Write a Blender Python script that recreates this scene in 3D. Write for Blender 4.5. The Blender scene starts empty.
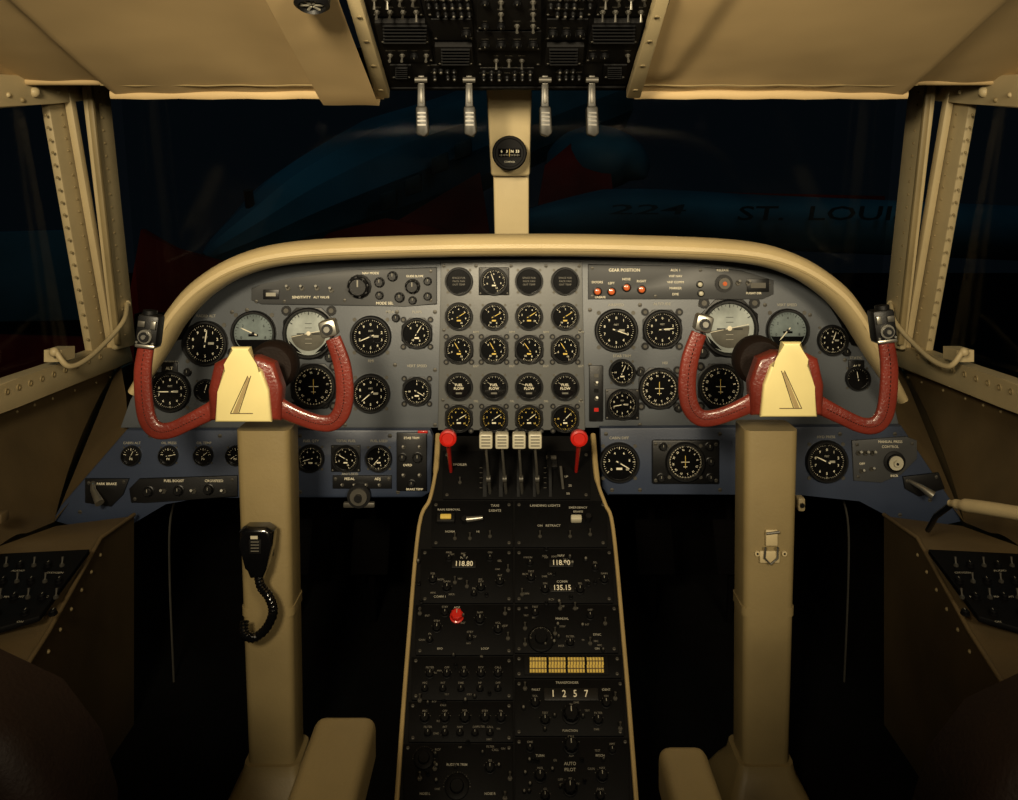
import bpy, bmesh, math, random
from mathutils import Vector, Matrix
random.seed(3)
F=880.0; CX=509.0; CY=200.0; CZ=1.15
def W(px,py,d): return Vector(((px-CX)/F*d, d, CZ-(py-CY)/F*d))
def lin(c):
    c=c/255.0
    return c/12.92 if c<=0.04045 else ((c+0.055)/1.055)**2.4
def C(r,g,b): return (lin(r),lin(g),lin(b),1)
sc=bpy.context.scene
sc.view_settings.view_transform='Standard'
sc.view_settings.look='None'
sc.view_settings.exposure=0
# ---------------------------------------------------------------- materials
def mat(name,col,rough=0.5,metal=0.0,var=0.15,nscale=30,bump=0.0,bscale=200,coat=0.0,spec=0.5,bdist=0.002):
    m=bpy.data.materials.new(name); m.use_nodes=True
    nt=m.node_tree; b=nt.nodes['Principled BSDF']
    tc=nt.nodes.new('ShaderNodeTexCoord')
    n=nt.nodes.new('ShaderNodeTexNoise'); n.inputs['Scale'].default_value=nscale; n.inputs['Detail'].default_value=5
    nt.links.new(tc.outputs['Object'],n.inputs['Vector'])
    r=nt.nodes.new('ShaderNodeValToRGB')
    r.color_ramp.elements[0].position=0.3; r.color_ramp.elements[1].position=0.7
    r.color_ramp.elements[0].color=tuple(x*(1-var) for x in col[:3])+(1,)
    r.color_ramp.elements[1].color=tuple(min(1,x*(1+var)) for x in col[:3])+(1,)
    nt.links.new(n.outputs['Fac'],r.inputs['Fac']); nt.links.new(r.outputs['Color'],b.inputs['Base Color'])
    b.inputs['Roughness'].default_value=rough; b.inputs['Metallic'].default_value=metal
    b.inputs['Coat Weight'].default_value=coat; b.inputs['Specular IOR Level'].default_value=spec
    if bump>0:
        n2=nt.nodes.new('ShaderNodeTexNoise'); n2.inputs['Scale'].default_value=bscale; n2.inputs['Detail'].default_value=4 if bscale>20 else 1
        nt.links.new(tc.outputs['Object'],n2.inputs['Vector'])
        bp=nt.nodes.new('ShaderNodeBump'); bp.inputs['Strength'].default_value=bump; bp.inputs['Distance'].default_value=bdist
        nt.links.new(n2.outputs['Fac'],bp.inputs['Height']); nt.links.new(bp.outputs['Normal'],b.inputs['Normal'])
    return m
CREAM=mat('cream_paint',C(184,167,128),0.5,0,0.08,8,0.15,300)
CREAMD=mat('cream_paint_worn',C(138,122,86),0.55,0,0.15,6,0.2,200)
COLP=mat('column_paint',C(128,112,76),0.5,0,0.14,6,0.2,200)
HEAD=mat('headliner_fabric',C(190,164,118),0.7,0,0.06,4,0.5,6,bdist=0.006)
PAD=mat('padded_vinyl',C(182,163,121),0.45,0,0.06,6,0.35,350)
PANEL=mat('panel_enamel',C(78,82,87),0.42,0,0.08,10,0.1,300)
PANELC=mat('panel_enamel_grey',C(88,89,88),0.42,0,0.06,10,0.1,300)
PLOW=mat('lower_panel_enamel',C(44,53,72),0.45,0,0.1,8,0.1,300)
PLATE=mat('switch_plate_grey',C(62,63,64),0.45,0,0.08,12)
BLK=mat('black_plastic',C(14,14,15),0.42,0,0.2,40,0.1,300,spec=.4)
BLKG=mat('black_gloss_plastic',C(9,9,10),0.18,0,0.2,40,0,300,coat=.6)
PBLK=mat('pedestal_black',C(4,4,5),0.6,0,0.3,40,0.1,300,spec=.15)
BLKM=mat('black_matte',C(6,5,5),0.7,0,0.2,20,0.2,300,spec=.18)
DIAL=mat('dial_black',C(9,9,10),0.2,0,0.1,40,coat=.2)
DIALG=mat('dial_glare_grey',C(158,164,160),0.2,0,0.45,14,coat=0.7)  # glare on the attitude glass painted in as a pale blotchy face
DIALE=mat('dial_earth',C(92,90,82),0.22,0,0.5,14,coat=0.7)
DIALB=mat('dial_glare_slate',C(110,120,120),0.2,0,0.5,16,coat=0.6)  # reflective glare of the dial glass put into the face colour
WHT=mat('white_ink',C(222,214,190),0.6,0,0.05,50)
GRY=mat('grey_ink',C(148,144,130),0.6,0,0.05,50)
DIM=mat('faded_ink',C(98,94,84),0.6,0,0.05,50)
YEL=mat('yellow_ink',C(205,176,84),0.6,0,0.05,50)
RED=mat('red_enamel',C(182,30,20),0.35,0,0.08,20,coat=0.2)
LAMP=mat('orange_red_lamp',C(196,96,48),0.25,0,0.1,40,coat=0.5)
MAROON=mat('maroon_leather',C(108,40,30),0.3,0,0.45,11,0.5,220,coat=0.3)
ALU=mat('aluminium',C(160,157,147),0.35,0.85,0.1,30)
ALUD=mat('dull_steel',C(86,83,76),0.5,0.6,0.15,30)
LEV=mat('lever_steel',C(50,48,43),0.4,0.3,0.25,30)
LEVL=mat('lever_plate_steel',C(84,80,72),0.4,0.3,0.25,30)
GOLD=mat('brass_trim',C(168,146,100),0.45,0.2,0.1,20)
CAP=mat('hub_cap_enamel',C(240,224,158),0.28,0.15,0.06,12,coat=0.3)
BRN=mat('dark_brown_leather',C(25,15,10),0.65,0,0.3,10,0.4,250,spec=.2)
FLOORM=mat('floor_matting',C(6,5,4),0.9,0,0.3,20,0.3,100,spec=.1)
DARK=mat('firewall_paint',C(4,3,3),0.9,0,0.3,8,spec=.05)
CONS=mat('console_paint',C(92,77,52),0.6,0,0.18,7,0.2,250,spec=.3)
CONSD=mat('console_paint_shaded',C(68,56,37),0.65,0,0.25,5,0.2,250,spec=.2)  # console paint with the dim light low down darkened into its colour
IVORY=mat('ivory_plastic',C(178,172,150),0.4,0,0.06,20)
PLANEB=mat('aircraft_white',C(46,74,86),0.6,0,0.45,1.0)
PLANER=mat('aircraft_red',C(112,22,15),0.7,0,0.5,1.2,spec=.1)
PLANED=mat('aircraft_lettering',C(5,6,8),0.6,0,0.1,3)
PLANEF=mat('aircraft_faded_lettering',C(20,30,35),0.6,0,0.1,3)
GROUND=mat('apron_concrete',C(9,9,10),0.95,0,0.3,1)
def glassmat():
    m=bpy.data.materials.new('window_glass'); m.use_nodes=True; nt=m.node_tree; nt.nodes.clear()
    o=nt.nodes.new('ShaderNodeOutputMaterial'); mx=nt.nodes.new('ShaderNodeMixShader')
    t=nt.nodes.new('ShaderNodeBsdfTransparent'); g=nt.nodes.new('ShaderNodeBsdfGlossy'); g.inputs['Roughness'].default_value=0.08
    t.inputs['Color'].default_value=(0.6,0.74,0.78,1)
    n=nt.nodes.new('ShaderNodeTexNoise'); n.inputs['Scale'].default_value=3
    mm=nt.nodes.new('ShaderNodeMath'); mm.operation='MULTIPLY'; mm.inputs[1].default_value=0.05
    nt.links.new(n.outputs['Fac'],mm.inputs[0]); nt.links.new(mm.outputs[0],mx.inputs[0])
    nt.links.new(t.outputs[0],mx.inputs[1]); nt.links.new(g.outputs[0],mx.inputs[2]); nt.links.new(mx.outputs[0],o.inputs[0])
    return m
GLASS=glassmat()
# ---------------------------------------------------------------- geometry helpers
_tc={}
def textmesh(s):
    if s in _tc: return _tc[s]
    cu=bpy.data.curves.new('t','FONT'); cu.body=s; cu.size=1; cu.align_x='CENTER'; cu.align_y='CENTER'; cu.resolution_u=2; cu.offset=0.012
    o=bpy.data.objects.new('t',cu); sc.collection.objects.link(o)
    bpy.context.view_layer.update()
    dg=bpy.context.evaluated_depsgraph_get(); me=o.evaluated_get(dg).to_mesh()
    r=([tuple(v.co) for v in me.vertices],[tuple(p.vertices) for p in me.polygons])
    o.evaluated_get(dg).to_mesh_clear(); bpy.data.objects.remove(o); bpy.data.curves.remove(cu)
    _tc[s]=r; return r
def smooth(pts,n=6):
    P=[Vector(p) for p in pts]; out=[]
    for i in range(len(P)-1):
        p0=P[max(i-1,0)];p1=P[i];p2=P[i+1];p3=P[min(i+2,len(P)-1)]
        for k in range(n):
            t=k/n
            out.append(0.5*((2*p1)+(p2-p0)*t+(2*p0-5*p1+4*p2-p3)*t*t+(3*p1-p0-3*p2+p3)*t**3))
    out.append(P[-1]); return out
WM={}
def place(o,M,parent):
    sc.collection.objects.link(o)
    WM[o]=M.copy()
    if parent is not None:
        o.parent=parent; o.matrix_parent_inverse=WM[parent].inverted()
    o.matrix_basis=M
def tag(o,label=None,category=None,group=None,kind=None):
    if label: o['label']=label
    if category: o['category']=category
    if group: o['group']=group
    if kind: o['kind']=kind
class MB:
    def __init__(s): s.v=[];s.f=[];s.m=[];s.mats=[]
    def mi(s,m):
        if m not in s.mats: s.mats.append(m)
        return s.mats.index(m)
    def add(s,vs,fs,m,M=None):
        b=len(s.v); i=s.mi(m)
        for v in vs: s.v.append((M@Vector(v)) if M is not None else Vector(v))
        for f in fs: s.f.append(tuple(b+k for k in f)); s.m.append(i)
    def merge(s,o):
        b=len(s.v); s.v+=o.v
        for f,m in zip(o.f,o.m): s.f.append(tuple(b+k for k in f)); s.m.append(s.mi(o.mats[m]))
    def bmadd(s,bm,m,M=None):
        bm.verts.index_update()
        s.add([tuple(v.co) for v in bm.verts],[tuple(v.index for v in f.verts) for f in bm.faces],m,M); bm.free()
    def box(s,M,sx,sy,sz,m,bev=0,seg=2,z0=0):
        bm=bmesh.new(); bmesh.ops.create_cube(bm,size=1)
        for v in bm.verts: v.co=Vector((v.co.x*sx,v.co.y*sy,(v.co.z+0.5)*sz+z0))
        if bev>0: bmesh.ops.bevel(bm,geom=bm.edges[:],offset=bev,segments=seg,affect='EDGES',profile=0.5)
        s.bmadd(bm,m,M)
    def prism(s,M,poly,h,m,bev=0,z0=0,seg=2):
        bm=bmesh.new(); n=len(poly)
        a=[bm.verts.new((p[0],p[1],z0)) for p in poly]; b=[bm.verts.new((p[0],p[1],z0+h)) for p in poly]
        bm.faces.new(a[::-1]); top=bm.faces.new(b)
        for i in range(n): bm.faces.new((a[i],a[(i+1)%n],b[(i+1)%n],b[i]))
        if bev>0: bmesh.ops.bevel(bm,geom=list(top.edges),offset=bev,segments=seg,affect='EDGES',profile=0.5)
        s.bmadd(bm,m,M)
    def slab(s,pts,vec,m,bev=0):
        bm=bmesh.new(); n=len(pts); vec=Vector(vec)
        a=[bm.verts.new(p) for p in pts]; b=[bm.verts.new(Vector(p)+vec) for p in pts]
        bm.faces.new(a[::-1]); bm.faces.new(b)
        for i in range(n): bm.faces.new((a[i],a[(i+1)%n],b[(i+1)%n],b[i]))
        if bev>0: bmesh.ops.bevel(bm,geom=bm.edges[:],offset=bev,segments=2,affect='EDGES',profile=0.5)
        s.bmadd(bm,m)
    def lathe(s,M,prof,m,seg=20):
        vs=[];rings=[]
        for r,z in prof:
            if r<1e-6: rings.append([len(vs)]); vs.append((0,0,z))
            else:
                rings.append([len(vs)+k for k in range(seg)])
                vs+=[(r*math.cos(2*math.pi*k/seg),r*math.sin(2*math.pi*k/seg),z) for k in range(seg)]
        fs=[]
        for a,b in zip(rings,rings[1:]):
            for k in range(seg):
                k2=(k+1)%seg
                if len(a)==1 and len(b)==1: continue
                if len(a)==1: fs.append((a[0],b[k],b[k2]))
                elif len(b)==1: fs.append((a[k],a[k2],b[0]))
                else: fs.append((a[k],a[k2],b[k2],b[k]))
        s.add(vs,fs,m,M)
    def cyl(s,M,r,h,m,seg=16,z0=0,r2=None):
        r2=r if r2 is None else r2
        s.lathe(M,[(0,z0),(r,z0),(r2,z0+h),(0,z0+h)],m,seg)
    def disc(s,M,r,m,z=0,seg=24):
        s.add([(r*math.cos(2*math.pi*k/seg),r*math.sin(2*math.pi*k/seg),z) for k in range(seg)],[tuple(range(seg))],m,M)
    def tube(s,pts,r,m,seg=10,ra=None,ref=None):
        P=[Vector(p) for p in pts]; n=len(P); vs=[];fs=[]
        up=None
        for i,p in enumerate(P):
            t=(P[min(i+1,n-1)]-P[max(i-1,0)]).normalized()
            if ref is not None: a1=t.cross(ref).normalized(); a2=Vector(ref).normalized()
            else:
                if up is None: up=Vector((0,0,1)) if abs(t.z)<0.9 else Vector((0,1,0))
                a1=t.cross(up).normalized(); a2=a1.cross(t).normalized(); up=a2
            rr=r[i] if isinstance(r,(list,tuple)) else r
            rb=rr if ra is None else (ra[i] if isinstance(ra,(list,tuple)) else ra)
            for k in range(seg):
                an=2*math.pi*k/seg; vs.append(p+a1*rr*math.cos(an)+a2*rb*math.sin(an))
        for i in range(n-1):
            for k in range(seg):
                fs.append((i*seg+k,i*seg+(k+1)%seg,(i+1)*seg+(k+1)%seg,(i+1)*seg+k))
        fs.append(tuple(range(seg))); fs.append(tuple((n-1)*seg+k for k in range(seg)))
        s.add(vs,fs,m)
    def text(s,M,t,size,m,z=0.0006,sy=1.0,rot=0,sx=1.0,sh=0.0):
        v,f=textmesh(t)
        if sh: v=[(a+sh*b,b,c) for a,b,c in v]
        s.add(v,f,m,M@Matrix.Translation((0,0,z))@Matrix.Rotation(rot,4,'Z')@Matrix.Diagonal((size*sx,size*sy,size,1)))
    def sphere(s,M,r,m,seg=12):
        s.lathe(M,[(0 if i in(0,seg//2) else r*math.sin(2*math.pi*i/seg),-r*math.cos(2*math.pi*i/seg)) for i in range(seg//2+1)],m,seg)
    def mesh(s,name,off=Vector((0,0,0)),ang=38):
        me=bpy.data.meshes.new(name); me.from_pydata([tuple(v-off) for v in s.v],[],s.f)
        for m in s.mats: me.materials.append(m)
        for p,i in zip(me.polygons,s.m): p.material_index=i
        bm=bmesh.new(); bm.from_mesh(me); bmesh.ops.recalc_face_normals(bm,faces=bm.faces[:]); bm.to_mesh(me); bm.free()
        for p in me.polygons: p.use_smooth=True
        me.set_sharp_from_angle(angle=math.radians(ang)); me.update(); return me
    def obj(s,name,parent=None,ang=38,**k):
        lo=Vector((min(v.x for v in s.v),min(v.y for v in s.v),min(v.z for v in s.v)))
        hi=Vector((max(v.x for v in s.v),max(v.y for v in s.v),max(v.z for v in s.v)))
        c=Vector(((lo.x+hi.x)/2,(lo.y+hi.y)/2,lo.z))
        o=bpy.data.objects.new(name,s.mesh(name,c,ang)); place(o,Matrix.Translation(c),parent); tag(o,**k); return o
def empty(name,loc,**k):
    o=bpy.data.objects.new(name,None); o.empty_display_size=0.05; place(o,Matrix.Translation(loc),None); tag(o,**k); return o
class Plane:
    def __init__(s,o,u,x=(1,0,0)):
        s.o=Vector(o); s.X=Vector(x).normalized(); s.U=Vector(u).normalized(); s.N=s.X.cross(s.U)
    def hit(s,px,py):
        r=Vector(((px-CX)/F,1,-(py-CY)/F)); c=Vector((0,0,CZ)); t=(s.o-c).dot(s.N)/r.dot(s.N); return c+r*t
    def M(s,px,py,off=0,rot=0):
        M=Matrix((s.X,s.U,s.N)).transposed().to_4x4(); M.translation=s.hit(px,py)+s.N*off
        return M@Matrix.Rotation(rot,4,'Z')
    def k(s,px,py): return s.hit(px,py).y/F
    def loc(s,pts,M):
        I=M.inverted(); return [tuple((I@s.hit(*p))[:2]) for p in pts]
MAIN=Plane((0,2.0,1),(0,0,1)); CENT=Plane((0,1.995,1),(0,0,1)); LOWP=Plane((0,1.965,1),(0,0,1))
PED=Plane((0,1.99,0.607),(0,0.59,0.412))
OVH=Plane((0,1.85,1.392),(0,-0.35,0.099))
_pc={}
def shared(key,builder,name,parent,M):
    if key not in _pc:
        b=MB(); builder(b); _pc[key]=b.mesh(name)
    o=bpy.data.objects.new(name,_pc[key]); place(o,M,parent); return o
def knob(parent,pl,px,py,rp,m=BLK,h=None,rot=0,name='knob',off=0):
    r=round(rp*pl.k(px,py),3); h=h or r*1.1; h=round(h,3)
    def b(q):
        I=Matrix.Identity(4); q.lathe(I,[(r*1.1,0),(r*1.1,h*.2),(r*.92,h*.28),(r*.84,h*.9),(r*.72,h),(0,h)],m,14)
        q.box(Matrix.Translation((0,r*.35,h)),r*.12,r*.6,r*.06,GRY)
        for i in range(8):
            a=math.pi*i/4+.2; q.box(Matrix.Rotation(a,4,'Z')@Matrix.Translation((r*.88,0,h*.3)),r*.12,r*.2,h*.55,m)
    return shared(('k',r,h,m.name),b,name,parent,pl.M(px,py,off,rot))
def toggle(parent,pl,px,py,s=1.0,up=1,off=0,m=None):
    s=round(s,2); m=m or ALU
    def b(q):
        I=Matrix.Identity(4); q.cyl(I,.0065*s,.004*s,ALUD,6); q.cyl(I,.0045*s,.007*s,ALUD,10)
        q.tube([(0,0,.005*s),(0,up*.004*s,.012*s),(0,up*.008*s,.022*s)],[.0018*s,.0022*s,.0034*s],m,8)
    return shared(('t',s,up,m.name),b,'toggle_switch',parent,pl.M(px,py,off))
def lamp(parent,pl,px,py,rp,m=LAMP,off=0,nm='indicator_lamp'):
    r=round(rp*pl.k(px,py),4)
    def b(q):
        I=Matrix.Identity(4); q.lathe(I,[(r*1.35,0),(r*1.35,.004),(r,.005),(r,.007)],BLK,16); q.lathe(I,[(r,.006),(r*.8,.009),(0,.011)],m,16)
    return shared(('l',r,m.name),b,nm,parent,pl.M(px,py,off))
def screws(q,pl,pts,rp=2.2,m=ALUD,off=0):
    for px,py in pts:
        r=rp*pl.k(px,py); M=pl.M(px,py,off); q.lathe(M,[(r,0),(r*.9,.001),(0,.0018)],m,8); q.box(M,r*1.5,r*.25,.0003,BLK,z0=.0016)
def ticks(q,r,z,a0,a1,n,m,r0=.8,r1=.93,w=.02,major=5):
    for i in range(n+1):
        a=math.radians(a0+(a1-a0)*i/n); big=(i%major==0)
        q.box(Matrix.Rotation(a,4,'Z')@Matrix.Translation((r*(r1-(r1-r0)*(1 if big else .55)/2),0,z)),r*(r1-r0)*(1 if big else .55),r*w*(2.0 if big else 1.1),.0002,m)
def gauge(parent,pl,px,py,rp,kind='engine',flange='round',hand=None,off=0,ink=WHT,label=None,ink2=None):
    k=pl.k(px,py); r=rp*k; M=pl.M(px,py,off); q=MB(); ink2=ink2 or ink
    if flange=='square':
        a=r*1.02; c=r*.5
        q.prism(M,[(-a,-c),(-c,-a),(c,-a),(a,-c),(a,c),(c,a),(-c,a),(-a,c)],.004,BLK,.001)
        for sx in(-1,1):
            for sy in(-1,1):
                M2=M@Matrix.Translation((sx*r*.9,sy*r*.9,0)); q.cyl(M2,r*.2,.004,BLK,10); q.cyl(M2,r*.1,.0015,ALUD,8,z0=.004)
    elif flange=='plate':
        q.box(M,r*2.25,r*2.05,.005,BLK,.0015)
        screws(q,pl,[(px+sx*rp*1.0,py+sy*rp*.9) for sx in(-1,1) for sy in(-1,1)],rp*.08,ALUD,off+.005)
    else:
        for i in range(4):
            a=math.pi/4+i*math.pi/2; M2=M@Matrix.Translation((r*1.16*math.cos(a),r*1.16*math.sin(a),0)); q.cyl(M2,r*.1,.002,ALUD,8)
    q.lathe(M,[(r*1.03,0),(r*1.03,.009),(r*.98,.012),(r*.92,.012),(r*.87,.007),(r*.87,.005)],BLK,32)
    g=q.obj('gauge',parent,label=label)
    d=MB(); R=r*.88; zf=.0055
    face=DIAL
    if kind=='attitude': face=DIALG
    if kind=='bright': face=DIALB
    d.disc(M,R,face,z=zf,seg=32)
    Z=M@Matrix.Translation((0,0,zf+.0002))
    def num(lbls,a0,a1,rad=.6,size=.3,spin=False,m=None):
        m=m or ink; n=len(lbls)
        for i,t in enumerate(lbls):
            a=math.radians(a0+(a1-a0)*(i/(n-1) if n>1 else 0))
            d.text(Z@Matrix.Translation((R*rad*math.cos(a),R*rad*math.sin(a),0)),t,R*size,m,z=.0003,rot=(a-math.pi/2) if spin else 0)
    def T(t,x,y,size,m=None): d.text(Z@Matrix.Translation((R*x,R*y,0)),t,R*size,m or ink,z=.0003)
    def tk(*a): q2=MB(); ticks(q2,R,0,*a[:3],a[3],*a[4:]); d.add([tuple(v) for v in q2.v],q2.f,a[3],Z)
    if kind=='engine':
        a0,a1=random.choice([(220,-40),(200,-70),(90,-180),(140,-120)])
        tk(a0,a1,30,ink,.78,.93,.015)
        num(['0','2','4','6','8','10'],a0,a1,.6,.2)
        d.box(Z@Matrix.Translation((0,-R*.35,0)),R*.34,R*.12,.0003,ink2)
    elif kind=='altimeter':
        tk(90,-270,50,ink,.83,.94,.011)
        num([str(i) for i in range(10)],90,-234,.66,.2); d.box(Z@Matrix.Translation((R*.3,0,0)),R*.3,R*.12,.0003,GRY)
        d.text(Z@Matrix.Translation((0,R*.3,0)),'FEET',R*.13,GRY,z=.0003)
    elif kind=='compass':
        tk(90,-270,72,ink,.87,.95,.012,2)
        num(['N','3','6','E','12','15','S','21','24','W','30','33'],100,-230,.72,.16,True)
        d.box(Z,R*.03,R*.75,.0003,YEL); d.box(Z,R*.5,R*.03,.0003,ink); d.box(Z@Matrix.Translation((0,-R*.28,0)),R*.24,R*.03,.0003,ink)
    elif kind=='attitude':
        seg=[(R*.8*math.cos(math.radians(a)),R*.8*math.sin(math.radians(a)),.0003) for a in range(-172,17,10)]
        d.add(seg,[tuple(range(len(seg)))],DIALE,Z)
        d.box(Z@Matrix.Rotation(math.radians(12),4,'Z'),R*1.6,R*.02,.0006,WHT); d.box(Z@Matrix.Translation((-R*.35,-R*.02,.001)),R*.35,R*.05,.001,BLK); d.box(Z@Matrix.Translation((R*.35,-R*.02,.001)),R*.35,R*.05,.001,BLK)
        for y in(.25,.45,-.25,-.45): d.box(Z@Matrix.Translation((0,R*y,.0004)),R*.3,R*.02,.0003,GRY if y<0 else BLK)
        tk(150,30,12,BLK,.84,.97,.02,3)
        d.lathe(Z,[(R*.1,.001),(R*.04,.002),(0,.002)],WHT,10)
        d.prism(Z,[(R*.3,-R*.9),(R*.9,-R*.3),(R*.7,-R*.75)],.0012,DIAL); d.prism(Z,[(-R*.9,-R*.3),(-R*.3,-R*.9),(-R*.7,-R*.75)],.0012,DIAL)
    elif kind=='bright':
        tk(210,-30,24,BLK,.8,.95,.02); num(['0','2','4','6','8'],200,-20,.66,.2,m=BLK)
        seg=[(R*.95*math.cos(math.radians(a)),R*.95*math.sin(math.radians(a)),.0003) for a in range(-160,-19,10)]
        d.add(seg,[tuple(range(len(seg)))],DIAL,Z); d.box(Z@Matrix.Translation((0,-R*.1,0)),R*.5,R*.12,.0006,DIAL)
    elif kind=='blank':
        T('SPACE FOR',0,.28,.22,DIM); T('PACK FAN',0,0,.22,DIM); T('OUT TEMP',0,-.28,.22,DIM)
    elif kind=='fuel':
        T('FUEL',0,.14,.3,WHT); T('FLOW',0,-.16,.3,WHT); tk(160,20,14,ink,.76,.92,.02,2)
        d.box(Z@Matrix.Translation((0,-R*.55,0)),R*.5,R*.14,.0003,DIM)
    elif kind=='small':
        tk(170,10,8,ink,.6,.9,.03,4)
        T('PSI',0,-.4,.32)
    elif kind=='plain':
        tk(180,0,12,GRY,.8,.93,.015,4)
    d.obj('dial',g)
    if kind not in('blank','attitude','compass'):
        n=MB(); a=random.uniform(-150,150) if hand is None else hand
        MN=Z@Matrix.Rotation(math.radians(a),4,'Z')@Matrix.Translation((0,0,.0015))
        if kind=='fuel': n.prism(MN,[(-R*.03,R*.38),(R*.03,R*.38),(R*.02,R*.6),(0,R*.74),(-R*.02,R*.6)],.0006,GRY)
        else:
            n.prism(MN,[(-R*.03,-R*.2),(R*.03,-R*.2),(R*.025,R*.55),(0,R*.72),(-R*.025,R*.55)],.0006,ink2)
            n.cyl(MN,R*.08,.0012,BLK,10)
        n.obj('needle',g)
    return g
# ================================================================ SETTING
q=MB(); q.box(Matrix.Translation((0,1.5,-.04)),2.5,2.5,.04,FLOORM); q.obj('floor',kind='structure')
q=MB(); q.box(Matrix.Translation((0,2.72,0)),2.3,.04,.80,DARK); q.obj('wall_front',kind='structure')
for s,nm in((-1,'left'),(1,'right')):
    q=MB(); q.box(Matrix.Translation((s*1.15,1.72,0)),.04,1.86,.66,CONS); q.obj('wall_'+nm,kind='structure')
q=MB()
def ceil_z(d): return 1.385+(1.93-d)*0.283
N=80;Mn=32
def sst(x): x=max(0,min(1,x)); return x*x*(3-2*x)
for s in(-1,1):
    vs=[];fs=[]
    for i in range(N+1):
        for j in range(Mn+1):
            u=i/N; t=j/Mn
            d=1.93-1.15*t
            xi=.262+.012; x=s*(xi+(1.13-xi)*u)
            z=ceil_z(d)+.004*math.sin(6*u+2*t)+.0018*math.sin(14*t+5*u*s)+.0016*math.sin(34*u+math.sin(9*u))*math.exp(-9*t)
            z+=.028*sst((abs(x)-.86)/.04)*(1-t*.6)
            if s<0: z-=.062*sst((.415-abs(x))/.02)*sst((t-.02)/.05)
            else: z-=.018*sst((.36-abs(x)+.12*t)/.05)*sst((t-.02)/.1)
            vs.append((x,d,z))
    for i in range(N):
        for j in range(Mn):
            a=i*(Mn+1)+j; fs.append((a,a+1,a+Mn+2,a+Mn+1))
    q.add(vs,fs,HEAD)
    pts=[Vector((s*(.275+(.875-.275)*i/16),1.935,ceil_z(1.93)-.002+.001*math.sin(i*1.7))) for i in range(17)]
    q.tube(pts,.008,HEAD,10,ra=.012)
    pts=[p+Vector((0,-.05,.0125)) for p in pts]
    q.tube(pts,.0016,CREAMD,6)
    pts=[Vector((s*(.875+(1.13-.875)*i/6),1.935,ceil_z(1.93)+.026)) for i in range(7)]
    q.tube(pts,.009,HEAD,10)
q.box(Matrix.Translation((0,2.2,1.46)),2.26,.58,.02,DARK)
q.box(Matrix.Translation((0,1.16,1.62)),.56,.74,.02,HEAD)
q.obj('ceiling',kind='structure')
def SP(s,px,py,x=1.1):
    d=x*F/(CX-px)
    v=W(px,py,d); v.x=s*x; return v
tn=[0]
def trim(q,ang=38):
    tn[0]+=1; return q.obj('trim_%d'%tn[0],ang=ang,kind='structure')
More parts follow.
